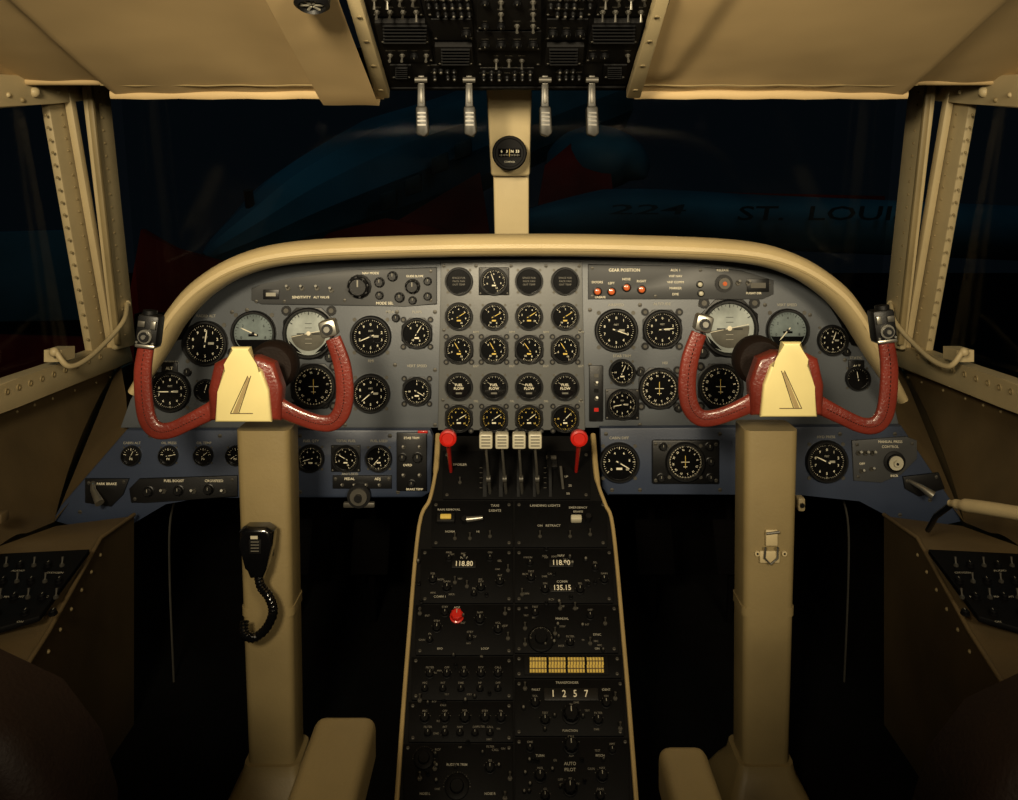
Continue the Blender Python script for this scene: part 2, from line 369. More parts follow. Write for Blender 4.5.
for s in(-1,1):
    q=MB(); q.slab([SP(s,36,80),SP(s,64,80),SP(s,110,345),SP(s,88,370)],(-s*.02,0,0),CREAM,.004)
    q.slab([SP(s,60,80,1.075),SP(s,65,80,1.075),SP(s,111,345,1.075),SP(s,107,350,1.075)],(-s*.018,0,0),CREAM,.003)
    for i in range(22):
        t=i/21
        for a,b in(((41,90),(90,352)),((57,90),(103,345))):
            p=SP(s,a[0]+(b[0]-a[0])*t,a[1]+(b[1]-a[1])*t,1.08)
            q.sphere(Matrix.Translation(p),.0036,CREAMD,8)
    trim(q)
    q=MB(); q.slab([SP(s,80,80,1.05),SP(s,103,80,1.05),SP(s,131,345,1.05),SP(s,112,350,1.05)],(-s*.016,0,0),CREAM,.005)
    q.slab([SP(s,85,84,1.034),SP(s,88,84,1.034),SP(s,117,345,1.034),SP(s,114,345,1.034)],(-s*.014,0,0),CREAMD,.003)
    for i in range(20):
        t=i/19; p=SP(s,99+(125-99)*t,92+(335-92)*t,1.034)
        q.sphere(Matrix.Translation(p),.0036,CREAMD,8)
    trim(q)
    q=MB(); q.slab([SP(s,-60,72),SP(s,104,80),SP(s,100,88),SP(s,74,100),SP(s,34,104),SP(s,-60,112)],(-s*.04,0,0),CREAM,.006)
    for i,(px,py) in enumerate(((34,92),(8,95),(58,92),(-14,96),(22,100))):
        p=SP(s,px,py,1.06); q.sphere(Matrix.Translation(p),.013 if i==0 else .006,CREAM if i<3 else CREAMD,10)
    trim(q)
    q=MB(); q.slab([SP(s,-110,418),SP(s,0,378),SP(s,92,348),SP(s,116,345),SP(s,120,362),SP(s,0,407),SP(s,-110,449)],(-s*.04,0,0),CREAM,.005)
    for i in range(13):
        t=i/12; p=SP(s,-40+140*t,407-52*t+ 2,1.06)
        q.lathe(Matrix.Translation(p)@Matrix.Rotation(-s*math.pi/2,4,'Y'),[(.007,0),(.007,.002),(.0045,.002),(.0045,0)],CREAMD,10)
    trim(q)
    def Q(px,py,d):
        v=W(px,py,d); v.x=s*abs(v.x); return v
    A=[SP(s,-110,450,1.1),SP(s,0,404,1.1),SP(s,60,382,1.1),SP(s,120,361,1.1)]
    B=[Vector((s*.93,1.22,.49)),Q(0,545,1.70),Q(30,532,1.83),Q(54,522,1.95)]
    Bm=[a.lerp(b,.45)+Vector((s*.05,0,-.02)) for a,b in zip(A,B)]
    q=MB(); vs=[];NN=8
    ra=smooth(A,6); rb=smooth(B,6); rm=smooth(Bm,6)
    for i in range(len(ra)):
        for j in range(NN+1):
            t=j/NN; vs.append(ra[i]*(1-t)**2+rm[i]*2*t*(1-t)+rb[i]*t*t)
    fs=[(i*(NN+1)+j,i*(NN+1)+j+1,(i+1)*(NN+1)+j+1,(i+1)*(NN+1)+j) for i in range(len(ra)-1) for j in range(NN)]
    q.add(vs,fs,CONS)
    q.add([A[3],B[3],Q(128,428,2.02),Q(126,395,2.1)],[(0,1,2,3)],CONS)
    for i in range(0,len(ra),2):
        v=vs[i*(NN+1)+1]; q.sphere(Matrix.Translation(v),.004,CREAMD,8)
    trim(q,70)
    q=MB(); q.tube(smooth([SP(s,56,352,1.03),SP(s,68,366,1.01),SP(s,86,360,1.0),SP(s,108,340,1.0),SP(s,124,320,1.0),SP(s,127,304,1.03)],6),.0062,CREAM,10)
    for px,py in((54,352),(127,304)):
        p=SP(s,px,py,1.035); q.sphere(Matrix.Translation(p),.011,CREAM,10)
    q.slab([SP(s,44,350,1.07),SP(s,58,346,1.07),SP(s,58,358,1.07),SP(s,44,362,1.07)],(-s*.04,0,0),CREAM)
    q.obj('grab_rail',label='curved cream tubular grab rail on the cockpit window frame',category='handrail',group='window frame grab rails')
wn=[0]
def win(pts):
    wn[0]+=1; q=MB(); q.add(pts,[tuple(range(len(pts)))],GLASS); q.obj('window_%d'%wn[0],kind='structure')
for s in(-1,1):
    win([Vector((s*.03,2.62,.80)),Vector((s*1.08,2.60,.66)),Vector((s*1.06,2.40,1.46)),Vector((s*.03,2.42,1.46))])
    win([Vector((s*1.12,1.2,1.42)),SP(s,50,90,1.12),SP(s,98,360,1.12),Vector((s*1.12,1.2,.62))])
q=MB()
q.slab([W(486,84,2.12),W(532,84,2.12),W(530,176,2.25),W(491,176,2.25)],(0,.05,0),CREAM,.008)
q.slab([W(493,170,2.28),W(529,170,2.28),W(529,262,2.37),W(495,262,2.37)],(0,.05,0),CREAM,.006)
trim(q)
# ================================================================ compass
q=MB(); PC=Plane((0,2.165,1),(0,0,1)); M=PC.M(509.5,153)
r=16.5*PC.k(0,0)
q.lathe(M,[(0,-.03),(r*1.05,-.03),(r*1.05,.006),(r*.98,.010),(r*.88,.010),(r*.84,.006),(0,.006)],BLKM,28)
cp=q.obj('magnetic_compass',label='round black magnetic compass mounted on the windshield centre post',category='compass')
q=MB(); q.box(M,r*1.35,r*.5,.002,DARK,z0=.0065)
for i,t in enumerate(('6','3','N','33')): q.text(M@Matrix.Translation((r*(-.48+.32*i),r*.08,.009)),t,r*.24,WHT)
for i in range(13): q.box(M@Matrix.Translation((r*(-.57+.095*i),-r*.14,0)),r*.02,r*(.12 if i%2 else .08),.0004,GRY,z0=.0088)
q.box(M,r*.025,r*.46,.0004,YEL,z0=.0098)
q.text(M@Matrix.Translation((0,-r*.55,.0065)),'COMPASS',r*.15,GRY)
q.obj('compass_card',cp)
# ================================================================ glareshield
q=MB()
gp=[(134,392),(150,368),(163,344),(178,316),(205,287),(245,264),(300,252),(400,247),(509,245),(620,246),(735,251),(790,264),(830,289),(853,316),(872,350),(890,380),(902,400)]
GD=1.9
path=smooth([W(a,b,GD) for a,b in gp],5)
n=len(path)
rad=[]
for i in range(n):
    t=abs(i/(n-1)-.5)*2
    rad.append(.0245 if t<.55 else .0245-(t-.55)/.45*.0125)
q.tube(path,rad,PAD,18,ra=[.055-.035*sst((abs(i/(n-1)-.5)*2-.6)/.4) for i in range(n)],ref=Vector((0,1,0)))
gl=q.obj('glareshield',label='cream padded vinyl glareshield arching over the instrument panel',category='glareshield')
q=MB(); vs=[];fs=[]
sub=path[10:-10]
for p in sub:
    vs.append(p+Vector((0,.03,0.004))); vs.append(Vector((p.x*.94,2.52,CZ+(p.z-CZ)*1.1-.05)))
for i in range(len(sub)-1): fs.append((2*i,2*i+1,2*i+3,2*i+2))
q.add(vs,fs,BLKM); q.obj('shield_cover',gl,label='matt black top cover of the glareshield')
q=MB()
seam=[p+Vector((0,-.051,-.009)) for p in path[14:-14]]
q.tube(seam,.0009,CREAMD,6); q.obj('seam_piping',gl)
# ================================================================ MAIN PANEL
q=MB(); M0=MAIN.M(509,400,-.02)
outline=[(120,428),(130,400),(158,352),(180,315),(208,286),(250,262),(300,252),(400,248),(620,248),(735,252),(788,264),(830,290),(853,318),(872,352),(892,395),(900,428)]
q.prism(M0,MAIN.loc(outline,M0),.02,PANEL,.003)
scr=[]
for x in(448,577): scr+=[(x,y) for y in(268,300,332,366,402,426)]
scr+=[(247,310),(435,312),(435,370),(435,425),(290,300),(345,300),(345,425),(395,365),(397,312),(232,312),(590,310),(590,365),(640,425),(700,305),(765,305),(810,315),(640,305),(845,360)]
screws(q,MAIN,scr)
T=lambda q,pl,px,py,t,s=5,m=GRY,sy=1.0,off=0: q.text(pl.M(px,py,off),t,s*pl.k(px,py)*1.35,m,sy=sy)
for px,py,t in((300,372,'COURSE'),(371,361,'RMI'),(417,312,'FLAPS'),(417,366,'VERT SPEED'),(390,312,'MDA'),(616,305,'AIRSPEED'),(662,304,'ALTITUDE'),(622,356,'STAB TRIM'),(665,363,'HSI'),(787,305,'VERT SPEED'),(856,358,'STATIC'),(856,363,'SOURCE'),(171,362,'NORMAL'),(206,316,'RADIO ALT')): T(q,MAIN,px,py,t,2.8)
ip=q.obj('instrument_panel',label='blue-grey enamelled main instrument panel under the padded glareshield',category='instrument panel')
q=MB(); M0=CENT.M(509,345,-.004)
q.prism(M0,CENT.loc([(441,262),(582,262),(585,430),(438,430)],M0),.006,PANELC,.002)
screws(q,CENT,[(444,266),(579,266),(444,330),(580,330),(443,400),(581,400),(476,266),(511,266),(546,266)],1.8,off=.002)
for x in(459,495,529,564):
    for y,t in((332,'RPM'),(366,'EGT'),(401,'OIL')): T(q,CENT,x+17,y,t,2.2,off=.002)
cs=q.obj('centre_section',ip,label='grey engine instrument section')
cols=(459,494,529,565)
for j,(y,kd,rr,ink,i2,fl) in enumerate(((281,'blank',13.5,GRY,GRY,'round'),(316,'engine',13.5,WHT,YEL,'round'),(349,'engine',14,WHT,YEL,'square'),(386,'fuel',13.5,GRY,GRY,'round'),(418,'engine',13.5,YEL,WHT,'square'))):
    for i,x in enumerate(cols):
        kk='engine' if (j==0 and i==1) else kd
        gauge(ip,CENT,x,y,rr,kk,'plate' if (j==0 and i==1) else fl,off=.002,ink=WHT if kk!=kd else ink,ink2=i2 if kk==kd else WHT,hand=[None,-60,35,60,-50][j]+random.uniform(-9,9) if j else 20)
L=[(206,343,22,'altimeter','round'),(254,333,22,'bright','round'),(309,333,25,'attitude','square'),(371,336,20,'altimeter','round'),(417,333,15,'engine','square'),
   (171,391,20,'altimeter','round'),(206,390,11,'plain','round'),(314,386,22,'compass','square'),(371,393,19,'altimeter','round'),(417,391,14,'engine','square'),(256,388,20,'compass','square')]
R_=[(616,330,21,'altimeter','round'),(662,329,19,'altimeter','square'),(729,328,28,'attitude','square'),(787,330,21,'bright','round'),(832,340,15,'altimeter','round'),
    (622,372,13,'engine','round'),(659,388,20,'compass','square'),(622,404,15,'altimeter','plate'),(720,386,22,'compass','square'),(789,390,20,'plain','round'),(857,378,12,'plain','round')]
for a in L+R_: gauge(ip,MAIN,*a)
for px,py,r in((287,357,5),(330,357,5),(326,404,4),(302,404,4),(396,318,4),(701,352,6),(757,352,6),(640,372,4),(678,408,4),(188,372,4),(232,352,4),(846,330,4),(846,352,4),(690,405,4)):
    knob(ip,MAIN,px,py,r)
def plate(parent,pl,poly,m,h=.006,name='switch_plate',texts=(),scr=(),bev=.002,off=0,label=None,tm=None):
    q=MB(); c=(sum(p[0] for p in poly)/len(poly),sum(p[1] for p in poly)/len(poly)); M0=pl.M(*c,off); q.prism(M0,pl.loc(poly,M0),h,m,bev)
    for t in texts: T(q,pl,t[0],t[1],t[2],t[3] if len(t)>3 else 3.0,tm or WHT,off=h+off)
    screws(q,pl,scr,1.8,off=h+off); return q.obj(name,parent,label=label)
p=plate(ip,MAIN,[(252,288),(262,284),(290,278),(345,270),(437,267),(437,304),(405,306),(262,304),(252,300)],PLATE,texts=[(302,297,'SENSITIVITY',2.6),(322,297,'ALT VALVE',2.4),(385,303,'MODE SEL',2.8),(415,276,'GLIDE SLOPE',2.2),(371,273,'NAV MODE',2.4)],scr=[(257,301),(431,271),(431,300),(345,300),(285,301)])
for px,py,r in((360,286,11),(380,282,5),(393,276,5),(400,297,5),(380,295,4),(413,286,7),(413,300,4),(428,281,4),(428,296,4)): knob(ip,MAIN,px,py,r,off=.006)
for px,py in((289,288),(303,288),(318,288),(332,290)): toggle(ip,MAIN,px,py,.9,off=.006)
q=MB(); M=MAIN.M(272,294,.006); q.box(M,.036,.022,.003,BLK,.001); q.box(M,.022,.008,.001,GRY,z0=.003); q.obj('counter',ip)
p=plate(ip,MAIN,[(588,264),(690,266),(740,270),(773,280),(773,294),(762,299),(588,299)],PLATE,texts=[(624,270,'GEAR POSITION',3.2),(626,279,'NOSE',2.4),(611,283,'LEFT',2.4),(641,281,'RIGHT',2.4),(597,282,'DOORS',2.4),(600,297,'UNSAFE',2.2),(675,270,'AUX 1',2.6),(675,276,'VHF NAV',2.4),(675,282,'VHF COMM',2.4),(675,288,'MARKER',2.4),(675,294,'DME',2.4),(722,270,'RELEASE',2.4),(753,293,'FLIGHT DIR',2.2)],scr=[(592,268),(768,284),(655,296),(700,270),(592,296)])
for px,py in((597,291),(611,291),(626,287),(641,289)): lamp(ip,MAIN,px,py,3.4,off=.006)
for px,py in((699,284),(700,293)): lamp(ip,MAIN,px,py,2.6,IVORY,off=.006)
q=MB(); M=MAIN.M(723,283,.006); q.cyl(M,.020,.004,BLK,24); q.cyl(M,.013,.010,ALUD,18); q.cyl(M,.005,.013,LAMP,12); q.obj('release_button',ip)
for px in(737,747): toggle(ip,MAIN,px,283,.9,off=.006)
q=MB(); M=MAIN.M(757,285,.006); q.box(M,.05,.03,.003,BLK,.001); q.box(M,.034,.012,.001,ALUD,z0=.003); q.obj('counter',ip)
q=MB(); M=MAIN.M(596,393); q.box(M,14*MAIN.k(0,0),56*MAIN.k(0,0),.006,BLK,.002)
for i,(y,m) in enumerate(((375,IVORY),(390,YEL),(409,RED))): q.box(MAIN.M(596,y,.006),.010,.008,.002,ALUD if i==0 else m if i!=1 else BLKM)
q.obj('annunciator_strip',ip); toggle(ip,MAIN,596,383,.8,off=.006); toggle(ip,MAIN,596,398,.8,off=.006)
for px,py,s in((856,366,1),(170,368,.8)):
    plate(ip,MAIN,[(px-8,py-6),(px+8,py-6),(px+8,py+6),(px-8,py+6)],BLK,.004,'static_selector',[(px,py,'ALT',3)])
plate(ip,MAIN,[(150,372),(166,372),(166,384),(150,384)],BLK,.004,'static_selector',[(158,378,'ADF',3)])
# ================================================================ LOWER PANELS
q=MB(); M0=LOWP.M(260,470,-.02)
q.prism(M0,LOWP.loc([(126,430),(430,430),(433,436),(431,492),(422,498),(200,498),(165,502),(128,524),(112,538),(52,521),(60,506)],M0),.02,PLOW,.005)
screws(q,LOWP,[(150,436),(220,436),(300,436),(390,436),(398,492),(300,492),(245,492),(118,520),(80,512),(140,498)])
for px,py,t in((132,443,'CABIN ALT'),(169,443,'OIL PRESS'),(204,443,'OIL TEMP'),(311,441,'FUEL QTY'),(346,441,'TOTAL FUEL'),(379,441,'FUEL USED'),(350,474,'ANTI-SKID')): T(q,LOWP,px,py,t,2.6)
lp=q.obj('lower_instrument_panel',label='dark blue lower instrument panel with small pressure gauges and fuel dials',category='instrument panel',group='lower instrument panels')
for px in(132,169,204,236): gauge(lp,LOWP,px,455,9.5,'small')
for px,r in((311,13.5),(346,13),(379,13)): gauge(lp,LOWP,px,458,r,'engine','plate' if px==346 else 'round')
plate(lp,LOWP,[(130,488),(140,478),(238,475),(238,496),(146,502),(132,502)],BLK,.006,texts=[(175,480,'FUEL BOOST',2.6),(215,480,'CROSSFEED',2.6)],scr=[(136,498),(233,479)])
for i in range(6): (knob(lp,LOWP,150+i*15,490-i*.5,5,off=.006) if i%2==0 else toggle(lp,LOWP,150+i*15,490,.9,off=.006))
plate(lp,LOWP,[(86,478),(130,478),(124,494),(112,506),(86,502)],BLK,.006,texts=[(108,483,'PARK BRAKE',2.6)],scr=[(90,482),(125,481)])
q=MB(); a=LOWP.hit(94,482); q.tube([a+Vector((0,-.005,0)),a+Vector((.012,-.03,-.008)),a+Vector((.036,-.05,-.03))],[.005,.006,.010],ALU,10); q.obj('brake_lever',lp)
plate(lp,LOWP,[(333,475),(392,475),(392,488),(333,488)],BLK,.006,texts=[(350,478,'PEDAL',2.6),(378,478,'ADJ',2.6)],scr=[(336,478),(389,478)])
for px in(343,355,367,380): toggle(lp,LOWP,px,484,.6,off=.006,m=ALUD)
q=MB(); M=LOWP.M(360,494,.004); q.cyl(M,.026,.014,BLK,20); q.cyl(M,.019,.005,ALUD,18,z0=.014); q.box(M@Matrix.Translation((0,-.02,0)),.07,.012,.012,ALUD,.003); q.cyl(M,.008,.02,BLK,12,z0=.01); q.obj('clock_knob',lp,label='round chromed knob under the panel edge')
q=MB(); M=LOWP.M(412,461); k=LOWP.k(0,0); q.box(M,30*k,58*k,.008,BLK,.002); T(q,LOWP,412,437,'STAB TRIM',2.4,WHT,off=.0085); T(q,LOWP,415,488,'BRAKE TEMP',2.2,WHT,off=.0085); T(q,LOWP,408,464,'OVRD',2.4,WHT,off=.0085)
sp=q.obj('switch_plate',lp)
for px,py in((404,446),(420,446),(404,474),(420,474)): toggle(lp,LOWP,px,py,.7,off=.008,m=ALUD)
knob(lp,LOWP,418,456,5,off=.008); knob(lp,LOWP,403,456,4,off=.008); knob(lp,LOWP,412,482,3.5,off=.008)
q=MB(); q.box(LOWP.M(423,431,.002),.022,.005,.008,RED,.001); q.obj('emergency_light_strip',lp)
q=MB(); M0=LOWP.M(760,470,-.02)
q.prism(M0,LOWP.loc([(600,428),(902,426),(958,510),(962,522),(912,533),(895,520),(860,499),(800,495),(608,496),(602,488)],M0),.02,PLOW,.005)
screws(q,LOWP,[(606,434),(720,434),(840,434),(895,434),(930,500),(900,515),(720,490),(640,490),(612,490)])
for px,py,t in((619,438,'CABIN DIFF'),(826,437,'HYD PRESS')): T(q,LOWP,px,py,t,2.8)
rp=q.obj('lower_instrument_panel',label='dark blue lower instrument panel with radar dial and ivory pressure knob',category='instrument panel',group='lower instrument panels')
gauge(rp,LOWP,619,462,19.5,'engine',hand=-120); gauge(rp,LOWP,826,461,20.5,'altimeter')
q=MB(); k=LOWP.k(0,0); M=LOWP.M(685,461); q.box(M,67*k,44*k,.01,BLK,.004); screws(q,LOWP,[(655,443),(715,443),(655,479),(715,479)],2,off=.01); q.obj('radar_housing',rp)
gauge(rp,LOWP,684,460,19,'compass',off=.01); 
for px,py in((662,445),(708,445),(660,476),(709,476),(709,460)): knob(rp,LOWP,px,py,4,off=.01)
plate(rp,LOWP,[(851,440),(905,436),(916,440),(916,458),(900,474),(880,482),(853,480)],PLATE,.006,texts=[(889,441,'MANUAL PRESS',2.6),(889,446,'CONTROL',2.6),(861,463,'OFF',2.4),(893,475,'INCR',2.4)],scr=[(856,444),(911,443),(857,476)])
q=MB(); M=LOWP.M(893,461,.006); q.lathe(M,[(.024,0),(.024,.003),(.018,.004),(.017,.010),(.013,.011),(0,.011)],BLK,24); q.disc(M,.016,IVORY,z=.0115); q.cyl(M,.007,.018,IVORY,16); q.cyl(M,.003,.0195,BLK,10); q.obj('pressure_knob',rp,label='ivory pressure control knob')
for px in(857,864,871): toggle(rp,LOWP,px,452,.9,off=.006)
for px,py in((860,470),(870,468)): toggle(rp,LOWP,px,py,.8,off=.006)
plate(rp,LOWP,[(902,476),(938,472),(944,488),(918,496),(904,488)],BLK,.006,scr=[(906,480),(935,476)])
q=MB(); a=LOWP.hit(908,480); q.tube([a+Vector((0,-.005,0)),a+Vector((.015,-.03,-.006)),a+Vector((.035,-.045,-.02))],[.004,.006,.010],ALU,10); q.obj('vent_lever',rp)
q=MB(); M=LOWP.M(799,502,.0); q.box(M,.016,.03,.03,CREAM,.004,z0=-.01); q.cyl(M,.005,.005,BLK,10,z0=.02); q.obj('hinge_bracket',rp)
# ================================================================ SIDE CONSOLES
for s in(-1,1):
    def Q(px,py,d):
        v=W(px,py,d); v.x=s*abs(v.x); return v
    q=MB()
    o_=[Q(56,526,1.93),Q(0,546,1.70),Vector((s*.93,1.22,.485))]
    e=[Q(134,516,1.93),Q(100,540,1.76),Q(48,634,1.5),Vector((s*.76,1.22,.36))]
    q.add([o_[0],e[0],e[1],o_[1],e[2],e[3],o_[2]],[(0,1,2),(0,2,3),(3,2,4),(3,4,5,6)],CONS)
    fl=[Vector((p.x,p.y,0.0)) for p in e]; fo=[Vector((p.x,p.y,0.0)) for p in o_]
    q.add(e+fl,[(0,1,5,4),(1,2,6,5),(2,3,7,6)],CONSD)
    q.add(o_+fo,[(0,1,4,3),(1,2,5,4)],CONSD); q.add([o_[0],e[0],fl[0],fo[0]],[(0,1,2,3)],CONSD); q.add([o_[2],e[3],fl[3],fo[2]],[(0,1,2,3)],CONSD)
    ed=[p+Vector((0,0,.003)) for p in e]
    q.tube(ed,.0045,CONS,8)
    for i in range(6):
        t=i/5; p=e[1].lerp(e[2],t)+Vector((0,0,-.03)); q.sphere(Matrix.Translation(p),.004,CREAMD,8)
    sc_=q.obj('side_console',ang=60,label='tan painted side console with black switch plate below the window' if s<0 else 'tan painted side console with switch plate and lever handle',category='side console',group='cockpit side consoles')
    pp=[Q(-40,556,1.66),Q(90,556,1.68),Q(54,618,1.54),Q(40,636,1.49),Q(-60,645,1.42)]
    poly=[(v.x,v.y) for v in pp]
    q=MB()
    def sz(x,y): return .476+(y-1.7)*.2
    q.slab([Vector((x,y,sz(x,y)+.002)) for x,y in poly],(0,0,.01),PBLK,.002)
    PL=Plane((0,1.7,sz(0,1.7)+.0125),(0,1,.2))
    mp=(lambda x:x) if s<0 else (lambda x:1018-x)
    for px,py,t in((18,571,'AUDIO'),(55,573,'OXYGEN'),(14,597,'MAP LIGHT'),(45,597,'MIC'),(20,622,'ON')): T(q,PL,mp(px),py,t,3,GRY)
    cp_=q.obj('switch_plate',sc_)
    for i in range(5):
        for j in range(4):
            px=6+i*14-j*3; py=566+j*16
            if (i+j)%2: knob(sc_,PL,mp(px),py,4,PBLK)
            elif j<3: toggle(sc_,PL,mp(px),py,.7,m=ALUD)
    q=MB(); q.slab([Q(62,546,1.80)+Vector((0,0,.010)),Q(94,544,1.82)+Vector((0,0,.010)),Q(92,553,1.75)+Vector((0,0,.010)),Q(62,554,1.75)+Vector((0,0,.010))],(0,0,.006),PBLK,.001); q.obj('switch_plate',sc_)
    if s>0:
        q=MB(); q.tube(smooth([W(950,503,1.60),W(962,505,1.57),W(985,508,1.52),W(1040,517,1.42)],5),[.006]*3+[.009]*3+[.012]*10,CREAM,12); q.tube([W(928,530,1.74),W(936,516,1.66),W(952,504,1.60)],.0055,BLK,8)
        q.obj('tiller_handle',sc_,label='cream tapered lever handle')
    else:
        q=MB(); M=Matrix.Translation(W(1,522,1.70)); q.box(M,.018,.03,.02,CONS,.004); q.obj('latch',sc_)
# ================================================================ CONTROL COLUMNS WITH YOKES
def yoke(cxp,cyp,mir,xt,xb,label):
    col=empty('control_column',(xb,1.68,0.0),label=label,category='control column',group='pilot control columns')
    q=MB(); top=Vector((xt,1.68,.72)); bot=Vector((xb,1.68,.06))
    w0=.100; w1=.087
    vs=[];fs=[]
    def ring(c,w,dp,b=.014):
        o=[]
        for sx,sy in((-1,-1),(1,-1),(1,1),(-1,1)):
            for a in range(4):
                ang=math.radians({(-1,-1):180,(1,-1):270,(1,1):0,(-1,1):90}[(sx,sy)]+a*30)
                o.append((c.x+sx*(w/2-b)+b*math.cos(ang),c.y+sy*(dp/2-b)+b*math.sin(ang),c.z))
        return o
    rs=[]
    for t,w in((0,w0),(.5,(w0+w1)/2),(.5,(w0+w1)/2+.005),(.525,(w0+w1)/2+.005),(.525,(w0+w1)/2),(1,w1)):
        rs.append(ring(top.lerp(bot,t),w,.085))
    for r in rs: vs+=r
    for i in range(len(rs)-1):
        for k in range(16): fs.append((i*16+k,i*16+(k+1)%16,(i+1)*16+(k+1)%16,(i+1)*16+k))
    fs.append(tuple(range(16))); q.add(vs,fs,COLP)
    q.obj('column_post',col,label='tan painted tapering post')
    q=MB(); vs=[];rs=[ring(Vector((xb,1.68,z)),w,dp,.02) for z,w,dp in((0,.17,.19),(.03,.165,.18),(.055,.14,.15),(.08,.112,.11),(.10,.104,.102))]
    for r in rs: vs+=r
    fs=[(i*16+k,i*16+(k+1)%16,(i+1)*16+(k+1)%16,(i+1)*16+k) for i in range(4) for k in range(16)]
    fs.append(tuple(range(64,80))); q.add(vs,fs,COLP); q.obj('column_boot',col,ang=60)
    YP=Plane((0,1.60,1),(0,0,1)); k=YP.k(0,0); M=YP.M(cxp,cyp)
    q=MB()
    q.cyl(M,15*k,.09,BLK,24,z0=-.1); q.box(M@Matrix.Translation((0,-12*k,0)),44*k,56*k,.05,BLKM,.012,z0=-.085)
    q.lathe(M@Matrix.Translation((14*mir*k,14*k,0)),[(0,-.11),(24*k,-.11),(26*k,-.10),(26*k,-.07),(22*k,-.06),(0,-.06)],BRN,28)
    yk=q.obj('control_yoke',col,label='U-shaped control yoke with maroon leather grips')
    def P(x,y,z=0): return M@Vector((mir*x*k,-y*k,z))
    arms=[([(-20,15,-.003),(-38,24,-.002),(-58,34,0),(-76,42,0),(-90,42,0),(-99,32,0),(-103,12,0),(-104,-18,0),(-100,-46,0)],[11.5,9,8,8,8.6,9,9,8.8,7.8]),
          ([(20,13,-.003),(37,22,-.002),(56,30,0),(73,35,0),(86,34,0),(95,23,0),(98,3,0),(95,-24,0),(86,-50,0)],[11.5,9,8,8,8.6,9,9,8.8,7.8])]
    for pts,rr in arms:
        q=MB(); pa=smooth([P(*p) for p in pts],7); rad=[]
        for i in range(len(pa)):
            t=i/(len(pa)-1)*(len(rr)-1); a=int(min(t,len(rr)-2)); rad.append((rr[a]+(rr[a+1]-rr[a])*(t-a))*k)
        vs=[];fs=[];sg=20
        for i,p in enumerate(pa):
            t=(pa[min(i+1,len(pa)-1)]-pa[max(i-1,0)]).normalized(); a1=t.cross(Vector((0,-1,0))).normalized(); a2=Vector((0,-1,0))
            for j in range(sg):
                an=2*math.pi*j/sg; c_,s_=math.cos(an),math.sin(an)
                vs.append(p+a1*rad[i]*math.copysign(abs(c_)**.6,c_)+a2*rad[i]*.45*math.copysign(abs(s_)**.8,s_))
        for i in range(len(pa)-1):
            for j in range(sg): fs.append((i*sg+j,i*sg+(j+1)%sg,(i+1)*sg+(j+1)%sg,(i+1)*sg+j))
        fs.append(tuple(range(sg))); fs.append(tuple((len(pa)-1)*sg+j for j in range(sg)))
        q.add(vs,fs,MAROON)
        sm_=[p+Vector((0,-rad[i]*.45,0)) for i,p in enumerate(pa)][8:-2]
        for i in range(len(sm_)-1): q.tube([sm_[i].lerp(sm_[i+1],.15),sm_[i].lerp(sm_[i+1],.7)],.0008,BRN,5)
        q.obj('hand_grip',yk,ang=60,label='maroon leather wrapped grip')
    cap=[(-28,31),(28,31),(25,-1),(18,-20),(11,-25),(7,-43),(-12,-43),(-16,-25),(-20,-20),(-25,1)]
    def poly(pts,e=0):
        c=(0,-4); o=[]
        for x,y in pts:
            dx,dy=x-c[0],y-c[1]; l=math.hypot(dx,dy); o.append((mir*(x+dx/l*e)*k,-(y+dy/l*e)*k))
        return o if mir<0 else o[::-1]
    q=MB(); q.prism(M,poly([(-31,27),(31,27),(31,-2),(24,-22),(10,-27),(-14,-27),(-26,-22),(-31,0)],6),.030,MAROON,.010,z0=-.014,seg=3); q.obj('hub_backing',yk)
    q=MB(); q.prism(M,poly(cap),.010,CAP,.005,z0=.0155,seg=4); hc=q.obj('hub_cap',yk,label='cream enamelled hub cap with slanted emblem')
    q=MB(); zt=.026
    q.add([(mir*x*k,-y*k,zt) for x,y in((-10,22),(-5,22),(7,-13),(5,-14))],[(0,1,2,3)],GOLD,M)
    for a,b in(((-12,22),(5,-15)),((-4,22),(8,-15)),((-12,22),(10,22))):
        q.tube([M@Vector((mir*a[0]*k,-a[1]*k,zt)),M@Vector((mir*b[0]*k,-b[1]*k,zt))],.0008,CONS,6)
    q.obj('hub_emblem',hc)
    q=MB(); c=P(-97,-58); Mb=Matrix.Translation(c)@Matrix((MAIN.X,MAIN.U,MAIN.N)).transposed().to_4x4()@Matrix.Rotation(-mir*.12,4,'Z')
    q.box(Mb,22*k,32*k,.034,BLK,.006,z0=-.017); q.cyl(Mb@Matrix.Translation((0,-5*k,0)),7*k,.005,ALU,16,z0=.017); q.cyl(Mb@Matrix.Translation((0,-5*k,0)),5*k,.008,BLK,12,z0=.019); q.cyl(Mb@Matrix.Translation((0,-5*k,0)),2.2*k,.010,ALU,12,z0=.019)
    q.cyl(Mb@Matrix.Translation((mir*-2*k,13*k,0))@Matrix.Rotation(-math.pi/2,4,'X'),7*k,.012,BLK,14,z0=0); q.box(Mb@Matrix.Translation((mir*7*k,7*k,0)),5*k,8*k,.006,ALU,.001,z0=.017)
    q.box(Mb@Matrix.Translation((mir*-5*k,7*k,0)),7*k,6*k,.004,ALUD,.001,z0=.017)
    for sx in(-8,8): q.cyl(Mb@Matrix.Translation((sx*k,-11.5*k,0)),1.2*k,.002,ALU,8,z0=.017)
    q.box(Mb@Matrix.Translation((0,-15*k,0)),20*k,4*k,.035,ALU,.003,z0=-.017)
    q.obj('trim_switch_box',yk,label='black switch box with silver thumb button')
